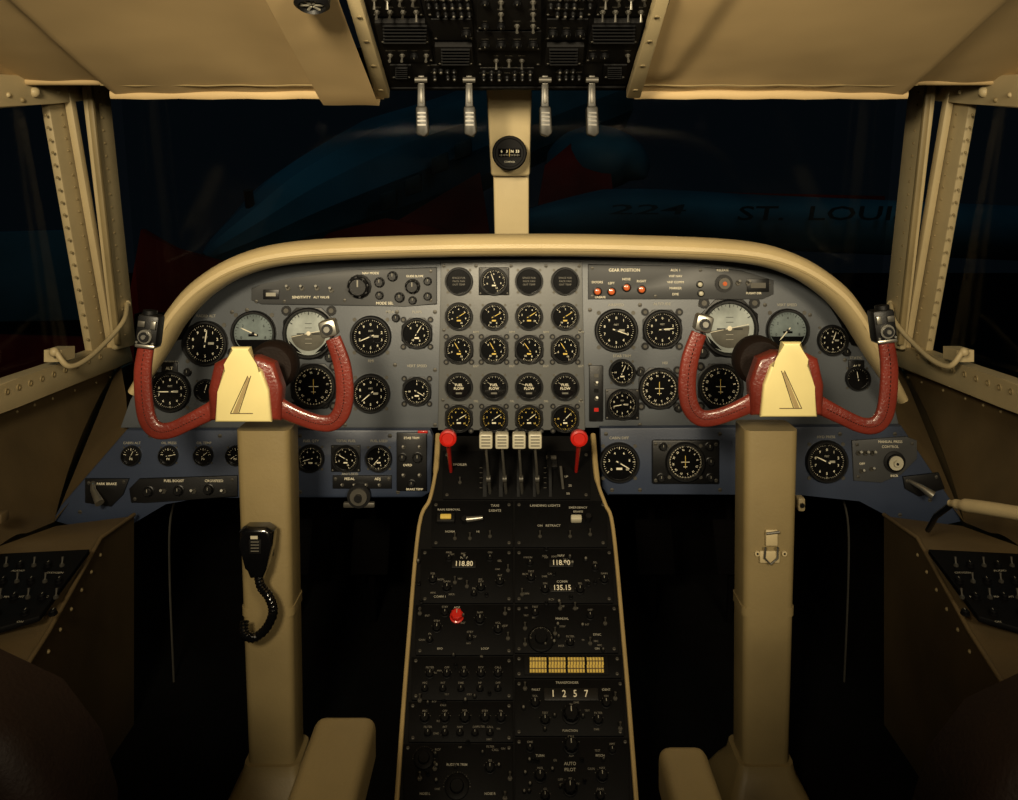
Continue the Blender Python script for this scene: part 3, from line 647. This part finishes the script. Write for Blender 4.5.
    q=MB(); c=P(82,-60); Mb=Matrix.Translation(c)@Matrix((MAIN.X,MAIN.U,MAIN.N)).transposed().to_4x4()@Matrix.Rotation(mir*.25,4,'Z')
    q.box(Mb,17*k,17*k,.030,ALU,.005,z0=-.015); q.cyl(Mb,5.5*k,.005,BLK,16,z0=.015); q.cyl(Mb,3*k,.003,ALU,12,z0=.020)
    q.obj('thumb_switch',yk,label='silver thumb switch')
    return col
cl=yoke(247,388,1,-.460,-.442,'tan control column with maroon leather yoke and microphone clip')
cr=yoke(785,383,-1,.490,.479,'tan control column with maroon leather yoke and post latch')
q=MB(); PLc=Plane((0,1.636,1),(0,0,1)); k=PLc.k(0,0)
q.box(PLc.M(771,537),12*k,16*k,.006,CREAM,.002); q.box(PLc.M(769,556),20*k,12*k,.006,CREAM,.002)
q.tube([PLc.hit(x,y)+Vector((0,-.01,0)) for x,y in((764,545),(763,556),(769,562),(776,556),(776,545))],.002,ALUD,8)
for x in(757,784): q.cyl(PLc.M(x,553),.005,.004,CREAM,10); q.cyl(PLc.M(x,553),.002,.005,BLK,8)
q.tube([PLc.hit(765,532)+Vector((0,-.008,0)),PLc.hit(778,530)+Vector((0,-.01,0))],.0025,ALUD,8)
q.obj('post_latch',cr,label='metal hook latch')
PLm=Plane((0,1.61,1),(0,0,1)); k=PLm.k(0,0)
q=MB(); M=PLm.M(260,546); pts=[(-16,8),(-17,19),(-10,24),(10,24),(17,19),(16,6),(11,-16),(7,-27),(-6,-27),(-10,-16)]
q.prism(M,[(x*k,y*k) for x,y in pts][::-1],.030,BLKG,.010,z0=0,seg=5)
mc=q.obj('hand_microphone',label='black hand microphone hanging from the control column post',category='microphone')
q=MB(); q.box(M@Matrix.Translation((0,6*k,0)),12*k,14*k,.003,BLKM,.001,z0=.0295)
for i in range(4): q.box(M@Matrix.Translation((0,(2+i*3)*k,0)),8*k,.8*k,.0006,DIM,z0=.0325)
q.box(M@Matrix.Translation((-1*k,15*k,0)),7*k,3*k,.001,IVORY,z0=.0305); q.obj('microphone_grille',mc)
q=MB(); q.box(M,22*k,30*k,.024,ALUD,.004,z0=-.026); q.obj('mounting_clip',mc)
q=MB(); cpts=smooth([PLm.hit(x,y)+Vector((0,yy,0)) for x,y,yy in((261,571,-.016),(264,582,-.018),(272,592,-.02),(276,606,-.02),(270,622,-.02),(258,632,-.02),(248,628,-.02),(246,618,-.01))],8)
q.tube(cpts,[.008+.0013*(i%2) for i in range(len(cpts))],BLKG,10)
q.obj('microphone_cord',mc,label='thick black coiled cord')
# ================================================================ CENTRE PEDESTAL
lft=[(438,436),(436,470),(430,500),(419,528),(408,650),(397,800),(394,850)]
rgt=[(593,436),(597,480),(605,505),(613,530),(625,660),(636,800),(640,850)]
O=.004
words=['VOL','OFF','ON','TEST','NAV','ADF','SQL','HF','INT','PA','CALL','MKR','GS','STBY','XMT','SEL','DME','MIC','RCV','FILTER','GAIN','TILT']
lt=MB()
KN=[(433,582,4),(447,590,4),(481,590,4),(500,584,4),(474,596,3),(531,580,4),(545,592,4),(580,592,4),(604,582,4),(595,570,3),(530,565,3),(449,560,3),(490,560,3),
   (437,630,4.5),(480,622,5),(498,632,4.5),(430,642,3.5),(470,640,3.5),(445,615,3.5),(535,615,3.5),(590,618,3.5),(570,645,4),(430,676,4),(447,676,4),(464,676,4),(481,676,4),(498,676,4),(425,691,3.6),(443,691,3.6),(461,691,3.6),(480,691,3.6),(498,691,3.6),
   (571,717,8),(535,705,4.5),(606,705,4.5),(545,722,4.5),(598,722,4.5),(425,720,4.5),(445,720,4.5),(465,720,5),(485,720,4.5),(501,720,4.5),(428,735,3.5),(445,735,3.5),(460,735,3.5),(475,735,3.5),(490,735,3.5),
   (571,748,7),(540,778,5.5),(602,778,5.5),(570,790,7),(490,770,5),(612,752,3.5),(530,750,3.5),(545,798,4.5),(600,798,4.5)]
for px,py,r in KN:
    lt.text(PED.M(px,py-r-3.2,O),random.choice(words),2.1*1.35*PED.k(px,py),DIM)
    if r>=4:
        for a in(-60,-30,0,30,60):
            A=math.radians(90+a); rr=(r*1.35)*PED.k(px,py)
            lt.box(PED.M(px,py,O)@Matrix.Translation((rr*math.cos(A),rr*math.sin(A),0)),.0008,.0008,.0003,DIM)
BT=[]
for i in range(170):
    px=random.uniform(418,608); py=random.uniform(550,797)
    if abs(px-514)<8 or (520<px<612 and 655<py<700) or abs(px-509)>90+(py-550)*.08: continue
    if i%2: lt.text(PED.M(px,py,O),random.choice(words),random.choice((1.7,2.0,2.2))*1.35*PED.k(px,py),DIM,z=.0005)
    elif all((px-a)**2+(py-b)**2>80 for a,b,_ in KN): BT.append((px,py))
for y in(469,474,479,484,489):
    for x in(481,545): lt.box(PED.M(x,y,O),.006,.0008,.0003,DIM)
q=MB(); poly=[PED.hit(*p) for p in lft]+[PED.hit(*p) for p in rgt[::-1]]
bot=[Vector((p.x,p.y,0)) for p in poly]; n=len(poly)
q.add(poly+bot,[tuple(range(n))]+[(i,(i+1)%n,n+(i+1)%n,n+i) for i in range(n)],BLKM)
q.merge(lt)
ped=q.obj('centre_pedestal',label='black centre pedestal packed with radio controls and throttle levers',category='control pedestal')
for side in(lft,rgt):
    q=MB(); q.tube(smooth([PED.hit(*p)+PED.N*.004 for p in side],5),[.0062]*6+[.0040]*25,GOLD,8); q.obj('edge_trim',ped,label='cream painted metal edge trim')
def pplate(x0,y0,x1,y1,m=PBLK,h=.004,texts=(),nm='control_module'):
    return plate(ped,PED,[(x0,y0),(x1,y0),(x1,y1),(x0,y1)],m,h,nm,texts,[(x0+4,y0+4),(x1-4,y0+4),(x0+4,y1-4),(x1-4,y1-4)],.0006,tm=GRY)
mods=[
 (443,452,590,500,[(460,466,'SPOILER',2.8),(566,478,'UP',2.4),(570,487,'25',2.6),(568,495,'50',2.6)]),
 (432,502,513,548,[(449,511,'RAIN REMOVAL',2.4),(495,507,'TAXI',2.8),(495,512,'LIGHTS',2.8),(450,533,'NORM',2.4),(478,533,'HI',2.4)]),
 (515,502,607,548,[(545,507,'LANDING LIGHTS',2.8),(553,527,'RETRACT',2.6),(578,509,'EMERGENCY',2.4),(578,513,'BRAKE',2.4),(540,527,'ON',2.4)]),
 (421,550,513,604,[(464,559,'NAV',2.6),(440,598,'COMM 1',2.4)]),
 (515,550,613,604,[(561,557,'NAV',2.6),(562,583,'COMM',2.6)]),
 (416,606,513,656,[(457,609,'ADF',2.4),(440,650,'BFO',2.2),(485,650,'LOOP',2.2)]),
 (515,606,618,654,[(562,620,'MANUAL',2.4),(597,636,'SYNC',2.4),(597,650,'ON',2.2)]),
 (412,658,513,701,[]),
 (515,656,621,679,[]),
 (515,681,624,737,[(567,684,'TRANSPONDER',2.4),(536,691,'FAULT',2.2),(606,691,'IDENT',2.2),(570,732,'FUNCTION',2.2)]),
 (409,703,513,743,[]),
 (515,739,629,815,[(570,765,'AUTO',3.2),(570,771,'PILOT',3.2),(540,757,'TURN',2.4),(600,757,'PITCH',2.4)]),
 (404,745,513,815,[(457,766,'RUDDER TRIM',2.4),(425,795,'NOSE L',2.4),(490,795,'NOSE R',2.4)]),
]
for x0,y0,x1,y1,tx in mods: pplate(x0,y0,x1,y1,texts=tx)
for px,py,r in KN: knob(ped,PED,px,py,r,PBLK,off=O)
for i,(px,py) in enumerate(BT): lamp(ped,PED,px,py,1.4,(ALUD,PBLK,DIM)[i%3],off=O,nm='push_button')
TG=((460,484),(540,538),(590,536),(570,538),(490,538),(508,572),(522,596),(455,584),(467,588),(508,640),(525,630),(525,646),(605,625),(590,645),(420,702),(525,690),(615,700),(620,730),(435,770),(505,800),(420,780),(510,780),(455,540),(470,540),(555,635),(560,610),(575,610),(420,615),(505,615))
for px,py in TG: toggle(ped,PED,px,py,.6,off=O,m=ALUD)
knob(ped,PED,457,618,6.5,RED,off=O)
q=MB(); M=PED.M(541,641,O); r=13*PED.k(541,641); q.lathe(M,[(r,0),(r,.004),(r*.9,.006),(r*.5,.006),(r*.42,.010),(0,.010)],PBLK,28); q2=MB(); ticks(q2,r,0,180,0,20,DIM,.74,.86,.02); q.add([tuple(v) for v in q2.v],q2.f,DIM,M@Matrix.Translation((0,0,.0063))); q.obj('heading_dial',ped)
for px,py,r_ in((424,760,10),(457,788,12)):
    q=MB(); M=PED.M(px,py,O); r=r_*PED.k(px,py); q.lathe(M,[(r,0),(r,.003),(r*.92,.004),(r*.6,.004),(r*.55,.006),(r*.5,.007),(0,.007)],PBLK,28); q2=MB(); ticks(q2,r*1.2,0,180,0,16,DIM,.86,.96,.010,4); q.add([tuple(v) for v in q2.v],q2.f,DIM,M@Matrix.Translation((0,0,.0008))); q.obj('trim_wheel',ped)
q=MB(); k=PED.k(566,667); q.box(PED.M(566,667,O),84*k,19*k,.003,BLKM,.001)
for i in range(4):
    for j in range(2):
        M=PED.M(538+i*19,663.5+j*7.5,O); q.box(M,16.5*k,7.4*k,.0015,YEL,z0=.003)
        for a in range(5): q.box(M@Matrix.Translation(((-6+a*3)*k,0,0)),.8*k,7.4*k,.0004,CONS,z0=.0044)
        q.box(M,16.5*k,1.0*k,.0004,CONS,z0=.0046)
q.obj('annunciator_grid',ped,label='yellow lit annunciator grid')
for px,py,t,w,sz in((464,566,'118.80',24,5.0),(561,565,'118.90',24,5.0),(562,590,'135.15',24,5.0)):
    q=MB(); k=PED.k(px,py); q.box(PED.M(px,py,O),w*k,(sz*1.6)*k,.003,BLK,.001); q.text(PED.M(px,py,O+.003),t,sz*1.35*k,WHT,sy=1.15); q.obj('frequency_readout',ped)
q=MB(); k=PED.k(571,696); q.box(PED.M(571,696,O),54*k,12*k,.003,BLK,.001)
for i,t in enumerate('1257'): q.text(PED.M(553+i*11,696,O+.003),t,8*k,WHT,sy=1.2)
q.obj('code_readout',ped)
q=MB(); k=PED.k(447,522); q.box(PED.M(446,521,O),18*k,10*k,.010,BLK,.002); q.box(PED.M(446,521,O),11*k,5*k,.014,YEL,.002); q.obj('rocker_switch',ped,label='pale yellow rocker switch')
q=MB(); q.tube([PED.hit(467,523)+PED.N*.012,PED.hit(483,523)+PED.N*.018],[.006,.004],ALU,10); q.cyl(PED.M(465,523,O),.007,.012,BLK,10); q.obj('rocker_switch',ped)
q=MB(); q.box(PED.M(576,522,O),11*k,6*k,.014,IVORY,.003); q.cyl(PED.M(588,522,O),.006,.018,BLK,10); q.obj('rocker_switch',ped,label='ivory rocker switch')
q=MB(); q.box(PED.M(552,468,O),11*k,9*k,.012,BLK,.002); q.box(PED.M(551,462,O+.008),11*k,4*k,.006,ALUD,.001); q.obj('flap_guard',ped)
q=MB(); q.tube([PED.hit(563,490)+PED.N*.004,PED.hit(560,478)+PED.N*.04],.003,ALUD,8); q.obj('flap_lever',ped)
q=MB()
arc=[]
for i in range(9):
    t=i/8; py=452+46*t; arc.append(PED.hit(514,py)+PED.N*(.004+.030*math.sin(math.pi*t)))
for x0,x1 in((-.066,-.058),(-.032,-.024),(.006,.012),(.040,.046),(.074,.080)):
    vs=[];low=[];fs=[]
    for i,p in enumerate(arc):
        vs+=[p+Vector((x0,0,0)),p+Vector((x1,0,0))]
        pb=PED.hit(514,452+46*i/8); low+=[pb+Vector((x0,0,0)),pb+Vector((x1,0,0))]
    for i in range(8):
        a=2*i; fs+=[(a,a+1,a+3,a+2),(18+a,a,a+2,18+a+2),(18+a+1,a+1,a+3,18+a+3)]
    q.add(vs+low,fs,PBLK)
q.obj('throttle_quadrant',ped,label='black slotted throttle arch')
for i,x in enumerate((486,502,519,535)):
    xr=490+i*16
    q=MB(); a=PED.hit(xr,492); h=W(x,447,1.80)
    q.tube([a,a.lerp(h,.35)+Vector((0,-.012,.0)),a.lerp(h,.7)+Vector((0,-.008,.003)),h],[.009,.008,.006,.005],ALU,8,ra=[.0036,.0032,.0028,.0028],ref=Vector((1,0,0)))
    q.cyl(Matrix.Translation(a.lerp(h,.35)+Vector((-.004,-.014,0)))@Matrix.Rotation(math.pi/2,4,'Y'),.008,.008,ALUD,10)
    lv=q.obj('throttle_lever',ped,label='slim metal throttle lever')
    q=MB(); M=Matrix.Translation(W(x,440,1.79))@Matrix((MAIN.X,MAIN.U,MAIN.N)).transposed().to_4x4(); kk=1.79/F
    q.box(M,13.5*kk,15*kk,.028,IVORY,.004,z0=-.014)
    for dy in(-4,-1,2,5): q.box(M@Matrix.Translation((0,dy*kk,0)),9*kk,1.0*kk,.0008,ALUD,z0=.0138)
    q.obj('lever_handle',lv,label='ivory block handle')
for x,xr,s in((448,451,1),(579,576,-1)):
    q=MB(); h=W(x,442,1.80); a=PED.hit(xr,472); q.tube([a,h],[.0035,.005],RED,10,ra=[.0045,.004])
    lv=q.obj('fuel_lever',ped,label='red painted shut-off lever')
    q=MB(); M=Matrix.Translation(W(x,438,1.79))@Matrix((MAIN.X,MAIN.U,MAIN.N)).transposed().to_4x4(); kk=1.79/F
    q.lathe(M@Matrix.Diagonal((1,.95,1,1)),[(0,-.016),(6*kk,-.016),(8.5*kk,-.009),(9*kk,0),(8.5*kk,.006),(6.5*kk,.008),(5.5*kk,.005),(0,.005)],RED,20); q.obj('lever_handle',lv)
# ================================================================ OVERHEAD PANEL
q=MB(); M0=OVH.M(509,40,-.02); q.prism(M0,OVH.loc([(390,86),(626,84),(661,-25),(357,-25)],M0),.022,BLKM,.002)
ov=q.obj('overhead_panel',label='black overhead switch panel between cream headliner sections',category='overhead panel')
wd=['FUEL','PUMP','GEN','BUS','OFF','ON','AUTO','HEAT','PITOT','START','IGN','BATT','ANTI-ICE','TEST','OPEN','CLOSE','ENG','APU','LTS']
def omod(x0,y0,x1,y1,kind,nx,ny,sh=0,h=.003):
    q=MB(); M0=OVH.M((x0+x1)/2,(y0+y1)/2,.002)
    q.prism(M0,OVH.loc([(x0,y1),(x1,y1),(x1-sh,y0),(x0-sh,y0)],M0),h,BLKM if h>.004 else PBLK,.001)
    O2=.002+h
    screws(q,OVH,[(x0+3,y1-2),(x1-3,y1-2)],1.4,off=O2)
    items=[]
    for j in range(ny):
        for i in range(nx):
            px=x0+(x1-x0)*(i+.5)/nx; py=y0+(y1-y0)*(j+.6)/ny; px-=sh*(y1-py)/(y1-y0)
            if random.random()<.12: continue
            items.append((px,py)); q.text(OVH.M(px,py-4.5,O2+.0002),random.choice(wd),random.choice((1.8,2.2,2.6))*1.35*OVH.k(px,py),DIM)
    if kind=='louvre':
        for i in range(6): q.box(OVH.M((x0+x1)/2,y0+2+i*(y1-y0-4)/5,O2),(x1-x0-8)*OVH.k(500,40),1.1*OVH.k(500,40),.004,PBLK)
    q.obj('control_module',ov)
    for px,py in items:
        if kind=='knob': knob(ov,OVH,px,py,5.0,PBLK,off=O2)
        elif kind=='toggle': toggle(ov,OVH,px,py,.8,up=random.choice((1,-1)),off=O2,m=random.choice((ALUD,ALU,ALUD,LEV)))
        elif kind=='breaker': lamp(ov,OVH,px,py,1.8,random.choice((ALUD,BLK,BLK)),off=O2,nm='circuit_breaker')
        elif kind=='mixed': (knob(ov,OVH,px,py,4.0,PBLK,off=O2) if random.random()<.5 else toggle(ov,OVH,px,py,.8,off=O2,m=ALU))
omod(372,-12,424,14,'toggle',4,2,6); omod(427,-12,474,14,'breaker',6,3,4); omod(477,-12,541,24,'mixed',4,3,0,.010); omod(545,-12,592,14,'breaker',6,3,-4); omod(595,-12,646,14,'toggle',4,2,-6)
omod(380,17,430,38,'louvre',0,0,5,.010); omod(433,17,474,38,'knob',3,1,2); omod(477,27,541,46,'knob',4,1,0,.008); omod(545,17,586,38,'knob',3,1,-2); omod(589,17,638,38,'louvre',0,0,-5,.010)
omod(386,41,434,60,'mixed',4,1,4); omod(437,41,474,60,'louvre',0,0,2,.010); omod(477,48,541,64,'toggle',5,1,0); omod(545,41,582,60,'louvre',0,0,-2,.010); omod(585,41,632,60,'mixed',4,1,-4)
omod(391,63,412,77,'louvre',0,0,1); omod(432,63,458,77,'breaker',4,2,1); omod(480,66,534,77,'breaker',7,2,0); omod(556,63,582,77,'breaker',4,2,-1); omod(603,63,626,77,'louvre',0,0,-1)
q=MB(); q.slab([W(390,79,1.86),W(626,78,1.86),W(626,88,1.86),W(390,89,1.86)],(0,.03,0),BLKM,.003)
for x in range(400,620,22): q.sphere(Matrix.Translation(W(x,84,1.858)),.003,ALUD,8)
for a in((444,84,'FUEL'),(495,84,'SHUT-OFF'),(568,84,'FUEL')): T(q,Plane((0,1.8585,1),(0,0,1)),a[0],a[1],a[2],3,DIM)
q.obj('front_lip',ov)
for x in(421,469,545,592):
    q=MB()
    q.slab([W(x-3,66,1.80),W(x+3,66,1.80),W(x+3.5,105,1.80),W(x-3,105,1.80)],(0,.008,0),LEVL,.0015)
    q.slab([W(x-8,62,1.81),W(x+8,62,1.81),W(x+6,76,1.81),W(x-6,76,1.81)],(0,.03,0),BLK,.003)
    q.cyl(Matrix.Translation(W(x-6,80,1.795))@Matrix.Rotation(math.pi/2,4,'Y'),.006,.025,ALUD,12)
    lv=q.obj('fire_lever',ov,label='hanging dark metal shut-off lever')
    q=MB(); q.slab([W(x-3.5,84,1.79),W(x+3.5,84,1.79),W(x+4,108,1.79),W(x-4,108,1.79)],(0,.018,0),LEV,.002)
    q.slab([W(x-5.5,106,1.786),W(x+6,106,1.786),W(x+7.5,133,1.786),W(x+3,137,1.786),W(x-5,134,1.786)],(0,.026,0),LEV,.004)
    q.slab([W(x-1.5,88,1.787),W(x+1.5,88,1.787),W(x+2,103,1.787),W(x-1.5,103,1.787)],(0,.01,0),LEVL,.001)
    for y in(112,116,120,124): q.slab([W(x-3.5,y,1.783),W(x+4.5,y,1.783),W(x+4.7,y+1.6,1.783),W(x-3.5,y+1.6,1.783)],(0,.006,0),LEVL)
    q.obj('lever_handle',lv)
for sg in(-1,1):
    q=MB(); f=(lambda x:x) if sg<0 else (lambda x:1016-x)
    pts=[OVH.hit(f(x),y) for x,y in((376,89),(390,89),(357,-25),(343,-25))]
    q.slab(pts,OVH.N*.022,CREAM,.003); screws(q,OVH,[(f(x),y) for x,y in((381,80),(374,55),(367,30),(360,5))],3,CREAMD,.023)
    q.obj('side_rail',ov,label='cream painted mounting rail')
q=MB(); PV=Plane(OVH.hit(312,4)+OVH.N*.072,OVH.U); M=PV.M(312,3); k=PV.k(311,4)
q.lathe(M,[(18*k,-.03),(18*k,.003),(14*k,.008),(12*k,.002),(0,.002)],BLK,24)
for i in range(6): q.box(M@Matrix.Rotation(i*math.pi/3,4,'Z')@Matrix.Translation((7*k,0,.002)),9*k,2*k,.003,GRY)
q.obj('air_vent',label='round black eyeball air vent set in the cream headliner',category='air vent')
# ================================================================ SEATS
def seat(s,ax0,ax1,ad,z,bx,bz,label):
    root=empty('pilot_seat',(s*.45,.80,0),label=label,category='seat',group='pilot seats')
    q=MB()
    prof=[(-.235,0),(-.24,.40),(-.225,.46),(-.19,.51),(-.13,.54),(0,.555),(.13,.54),(.19,.51),(.225,.46),(.24,.40),(.235,0)]
    prof=[(a,b-.555+bz-.16) for a,b in prof]
    M=Matrix.Translation((bx,.88,.16))@Matrix((Vector((1,0,0)),Vector((0,-.06,.998)),Vector((0,-.998,-.06)))).transposed().to_4x4()
    q.prism(M,prof,.10,BRN,.03,z0=0,seg=5)
    q.obj('backrest',root,label='dark brown leather backrest')
    q=MB(); q.box(Matrix.Translation((bx+(-s)*.02,.99,.14)),.40,.30,.09,BRN,.03,3); q.obj('seat_cushion',root,label='dark brown seat cushion')
    q=MB(); q.box(Matrix.Translation((bx+(-s)*.02,.97,0)),.30,.26,.14,DARK,.01)
    q.obj('seat_base',root)
    q=MB(); xm=(ax0+ax1)/2; w=abs(ax1-ax0)
    q.box(Matrix.Translation((xm,ad-.19,z-.06)),w,.38,.06,COLP,.014,4)
    q.box(Matrix.Translation((xm,ad-.06,z-.15)),w*.6,.06,.11,COLP,.008)
    q.obj('armrest',root,label='tan vinyl armrest')
    q=MB(); q.tube([(xm,ad-.06,z-.13),(xm,ad-.1,.2),(bx+(-s)*.16,ad-.12,.17)],.014,ALUD,8); q.obj('armrest_bracket',root)
seat(-1,-.243,-.166,1.11,.503,-.62,.735,'dark brown leather pilot seat with tan armrest beside the pedestal')
seat(1,.178,.236,1.06,.497,.63,.715,'dark brown leather copilot seat with tan armrest beside the pedestal')
# ================================================================ RUDDER PEDALS
for cx in(-.58,-.37,.39,.60):
    q=MB(); M=Matrix.Translation((cx,2.36,.22))@Matrix.Rotation(math.radians(65),4,'X')
    q.box(M,.10,.14,.012,DARK,.006)
    for i in range(5): q.box(M@Matrix.Translation((0,-.055+.027*i,.012)),.09,.008,.004,DARK)
    q.tube([(cx,2.39,.25),(cx,2.46,.5),(cx,2.52,.62)],.010,DARK,8); q.tube([(cx,2.37,.16),(cx,2.40,0)],.01,DARK,8)
    q.obj('rudder_pedal',label='dark metal ribbed rudder pedal in the footwell',category='pedal',group='rudder pedals')
for sx in(-1,1):
    q=MB(); x=sx*.80
    q.tube(smooth([(x-sx*.02,2.06,.60),(x-sx*.03,2.07,.5),(x,2.08,.4),(x+sx*.01,2.1,.25),(x,2.1,0)],5),.0025,ALUD,6)
    q.obj('control_cable',label='thin hanging control cable in the footwell',category='cable',group='footwell cables')
# ================================================================ OUTSIDE
q=MB(); q.box(Matrix.Translation((0,18,-2.1)),60,40,.1,GROUND); q.obj('ground',kind='structure')
a=[W(205,258,8.0),W(250,236,8.3),W(300,210,8.8),W(380,176,9.6),W(450,150,10.4),W(520,120,11.2),W(600,90,12.0)]
sm=smooth(a,6); rr=[]
for i in range(len(sm)):
    t=i/(len(sm)-1); rr.append(.05+.58*min(1,t/.5)**.9 if t<.5 else .63)
q=MB(); q.tube(sm,rr,PLANEB,12)
ap=q.obj('parked_airplane',ang=25,label='dim blue-white parked airplane with red markings beyond the windshield',category='airplane',group='parked airplanes')
q=MB()
for px,py,d in((388,200,8.75),(413,185,8.9),(440,163,9.2),(463,149,9.5)):
    q.slab([W(px-9,py-5,d),W(px+8,py-12,d),W(px+9,py+6,d),W(px-8,py+12,d)],(0,.1,0),PLANED,.02)
q.tube([W(248,190,8.2),W(252,222,8.3)],.045,PLANED,8)
q.obj('cabin_windows',ap,label='small dark cabin windows')
q=MB(); q.slab([W(300,240,8.6),W(385,218,8.6),W(560,250,8.8),W(560,300,8.8),W(300,270,8.7)],(0,.1,0),PLANER,.02); q.slab([W(140,228,7.6),W(175,250,7.8),W(225,262,7.8),W(225,300,7.8),W(120,340,7.6)],(0,.1,0),PLANER,.02)
q.slab([W(-120,332,5.6),W(90,338,7),W(160,350,7.4),W(160,400,7.4),W(-120,385,5.6)],(0,.1,0),PLANER,.02)
q.slab([W(395,222,8.75),W(480,172,9.1),W(490,235,8.9),W(405,240,8.8)],(0,.05,0),PLANER)
q.obj('red_wing',ap,label='red painted wing and stripe')
q=MB(); q.slab([W(-120,235,7.6),W(60,230,8.6),W(100,260,9),W(110,320,9),W(-120,325,7.6)],(0,.1,0),PLANEB,.02); q.obj('blue_wing',ap)
q=MB(); q.tube([W(300,250,8.8),W(300,470,8.8)],.08,PLANED,8); q.obj('landing_gear',ap)
q=MB(); b=[W(500,228,9.2),W(560,220,9),W(640,216,9),W(760,222,9),W(900,228,9),W(1080,236,9)]
sm=smooth(b,5); q.tube(sm,[.08+.20*min(1,i/8) for i in range(len(sm))],PLANEB,28)
e=smooth([W(548,165,10.3),W(575,158,10.2),W(605,158,10),W(632,165,9.9),W(645,178,9.8)],5); q.tube(e,[.05,.14,.2,.25,.29,.32,.34,.36,.37,.37,.36,.35,.33,.31,.28,.25,.2,.16,.11,.06,.02],PLANEB,24)
ap2=q.obj('parked_airplane',label='parked airplane with dark lettering along its blue-white side',category='airplane',group='parked airplanes')
PF=Plane((0,8.66,1),(0,0,1)); q=MB(); k=PF.k(0,0)
q.text(PF.M(648,210),'224',20*k,PLANEF,sx=2.6,sy=.7,sh=.12); q.text(PF.M(824,214),'ST.  LOUIS',20*k,PLANED,sx=1.9,sy=1.0,sh=.1); q.obj('hull_lettering',ap2,label='dark wide lettering reading 224 ST. LOUIS')
q=MB(); q.slab([W(538,205,9.5),W(545,165,9.7),W(575,140,9.9),W(608,146,9.9),W(614,200,9.5)],(0,.1,0),PLANER); q.slab([W(610,190,9.4),W(885,196,9.4),W(885,203,9.4),W(610,200,9.4)],(0,.1,0),PLANER)
q.obj('red_fin',ap2,label='red painted fin and stripe')
q=MB(); q.tube([W(700,240,9),W(700,405,9)],.07,PLANED,8); q.obj('landing_gear',ap2)
# ================================================================ LIGHTS
def area(name,loc,target,size,power,col,spread=180):
    l=bpy.data.lights.new(name,'AREA'); l.energy=power; l.color=col; l.size=size; l.spread=math.radians(spread)
    o=bpy.data.objects.new(name,l); sc.collection.objects.link(o); o.location=loc
    o.rotation_euler=(Vector(target)-Vector(loc)).to_track_quat('-Z','Y').to_euler(); return o
WARM=(1,.84,.57)
area('key_light',(-.4,-.4,1.6),(-.18,2,1.36),.3,14,WARM,76)
area('fill_light',(.7,-.5,1.5),(.35,2,1.24),.4,6.8,WARM,76)
area('low_fill_light',(0,-.6,1.5),(0,1.5,.5),.6,.3,WARM)
area('outside_fill_light',(-3,6.0,6),(-1,10,.5),1.5,22,(.3,.85,1))  # unseen bluish lamp added to light the parked airplanes
area('outside_fill_light_two',(4,6.0,6),(3,9,.5),1.5,14,(.3,.85,1))  # second added lamp, lights the airplane on the right
w=bpy.data.worlds.new('world'); sc.world=w; w.use_nodes=True
w.node_tree.nodes['Background'].inputs[0].default_value=(.004,.006,.008,1); w.node_tree.nodes['Background'].inputs[1].default_value=.4
cam=bpy.data.cameras.new('camera'); co=bpy.data.objects.new('camera',cam); sc.collection.objects.link(co)
co.location=(0,0,CZ); co.rotation_euler=(math.pi/2,0,0)
cam.sensor_width=36; cam.lens=F/1018*36; cam.shift_y=-(400-CY)/1018; cam.clip_start=.02; cam.clip_end=200
sc.camera=co
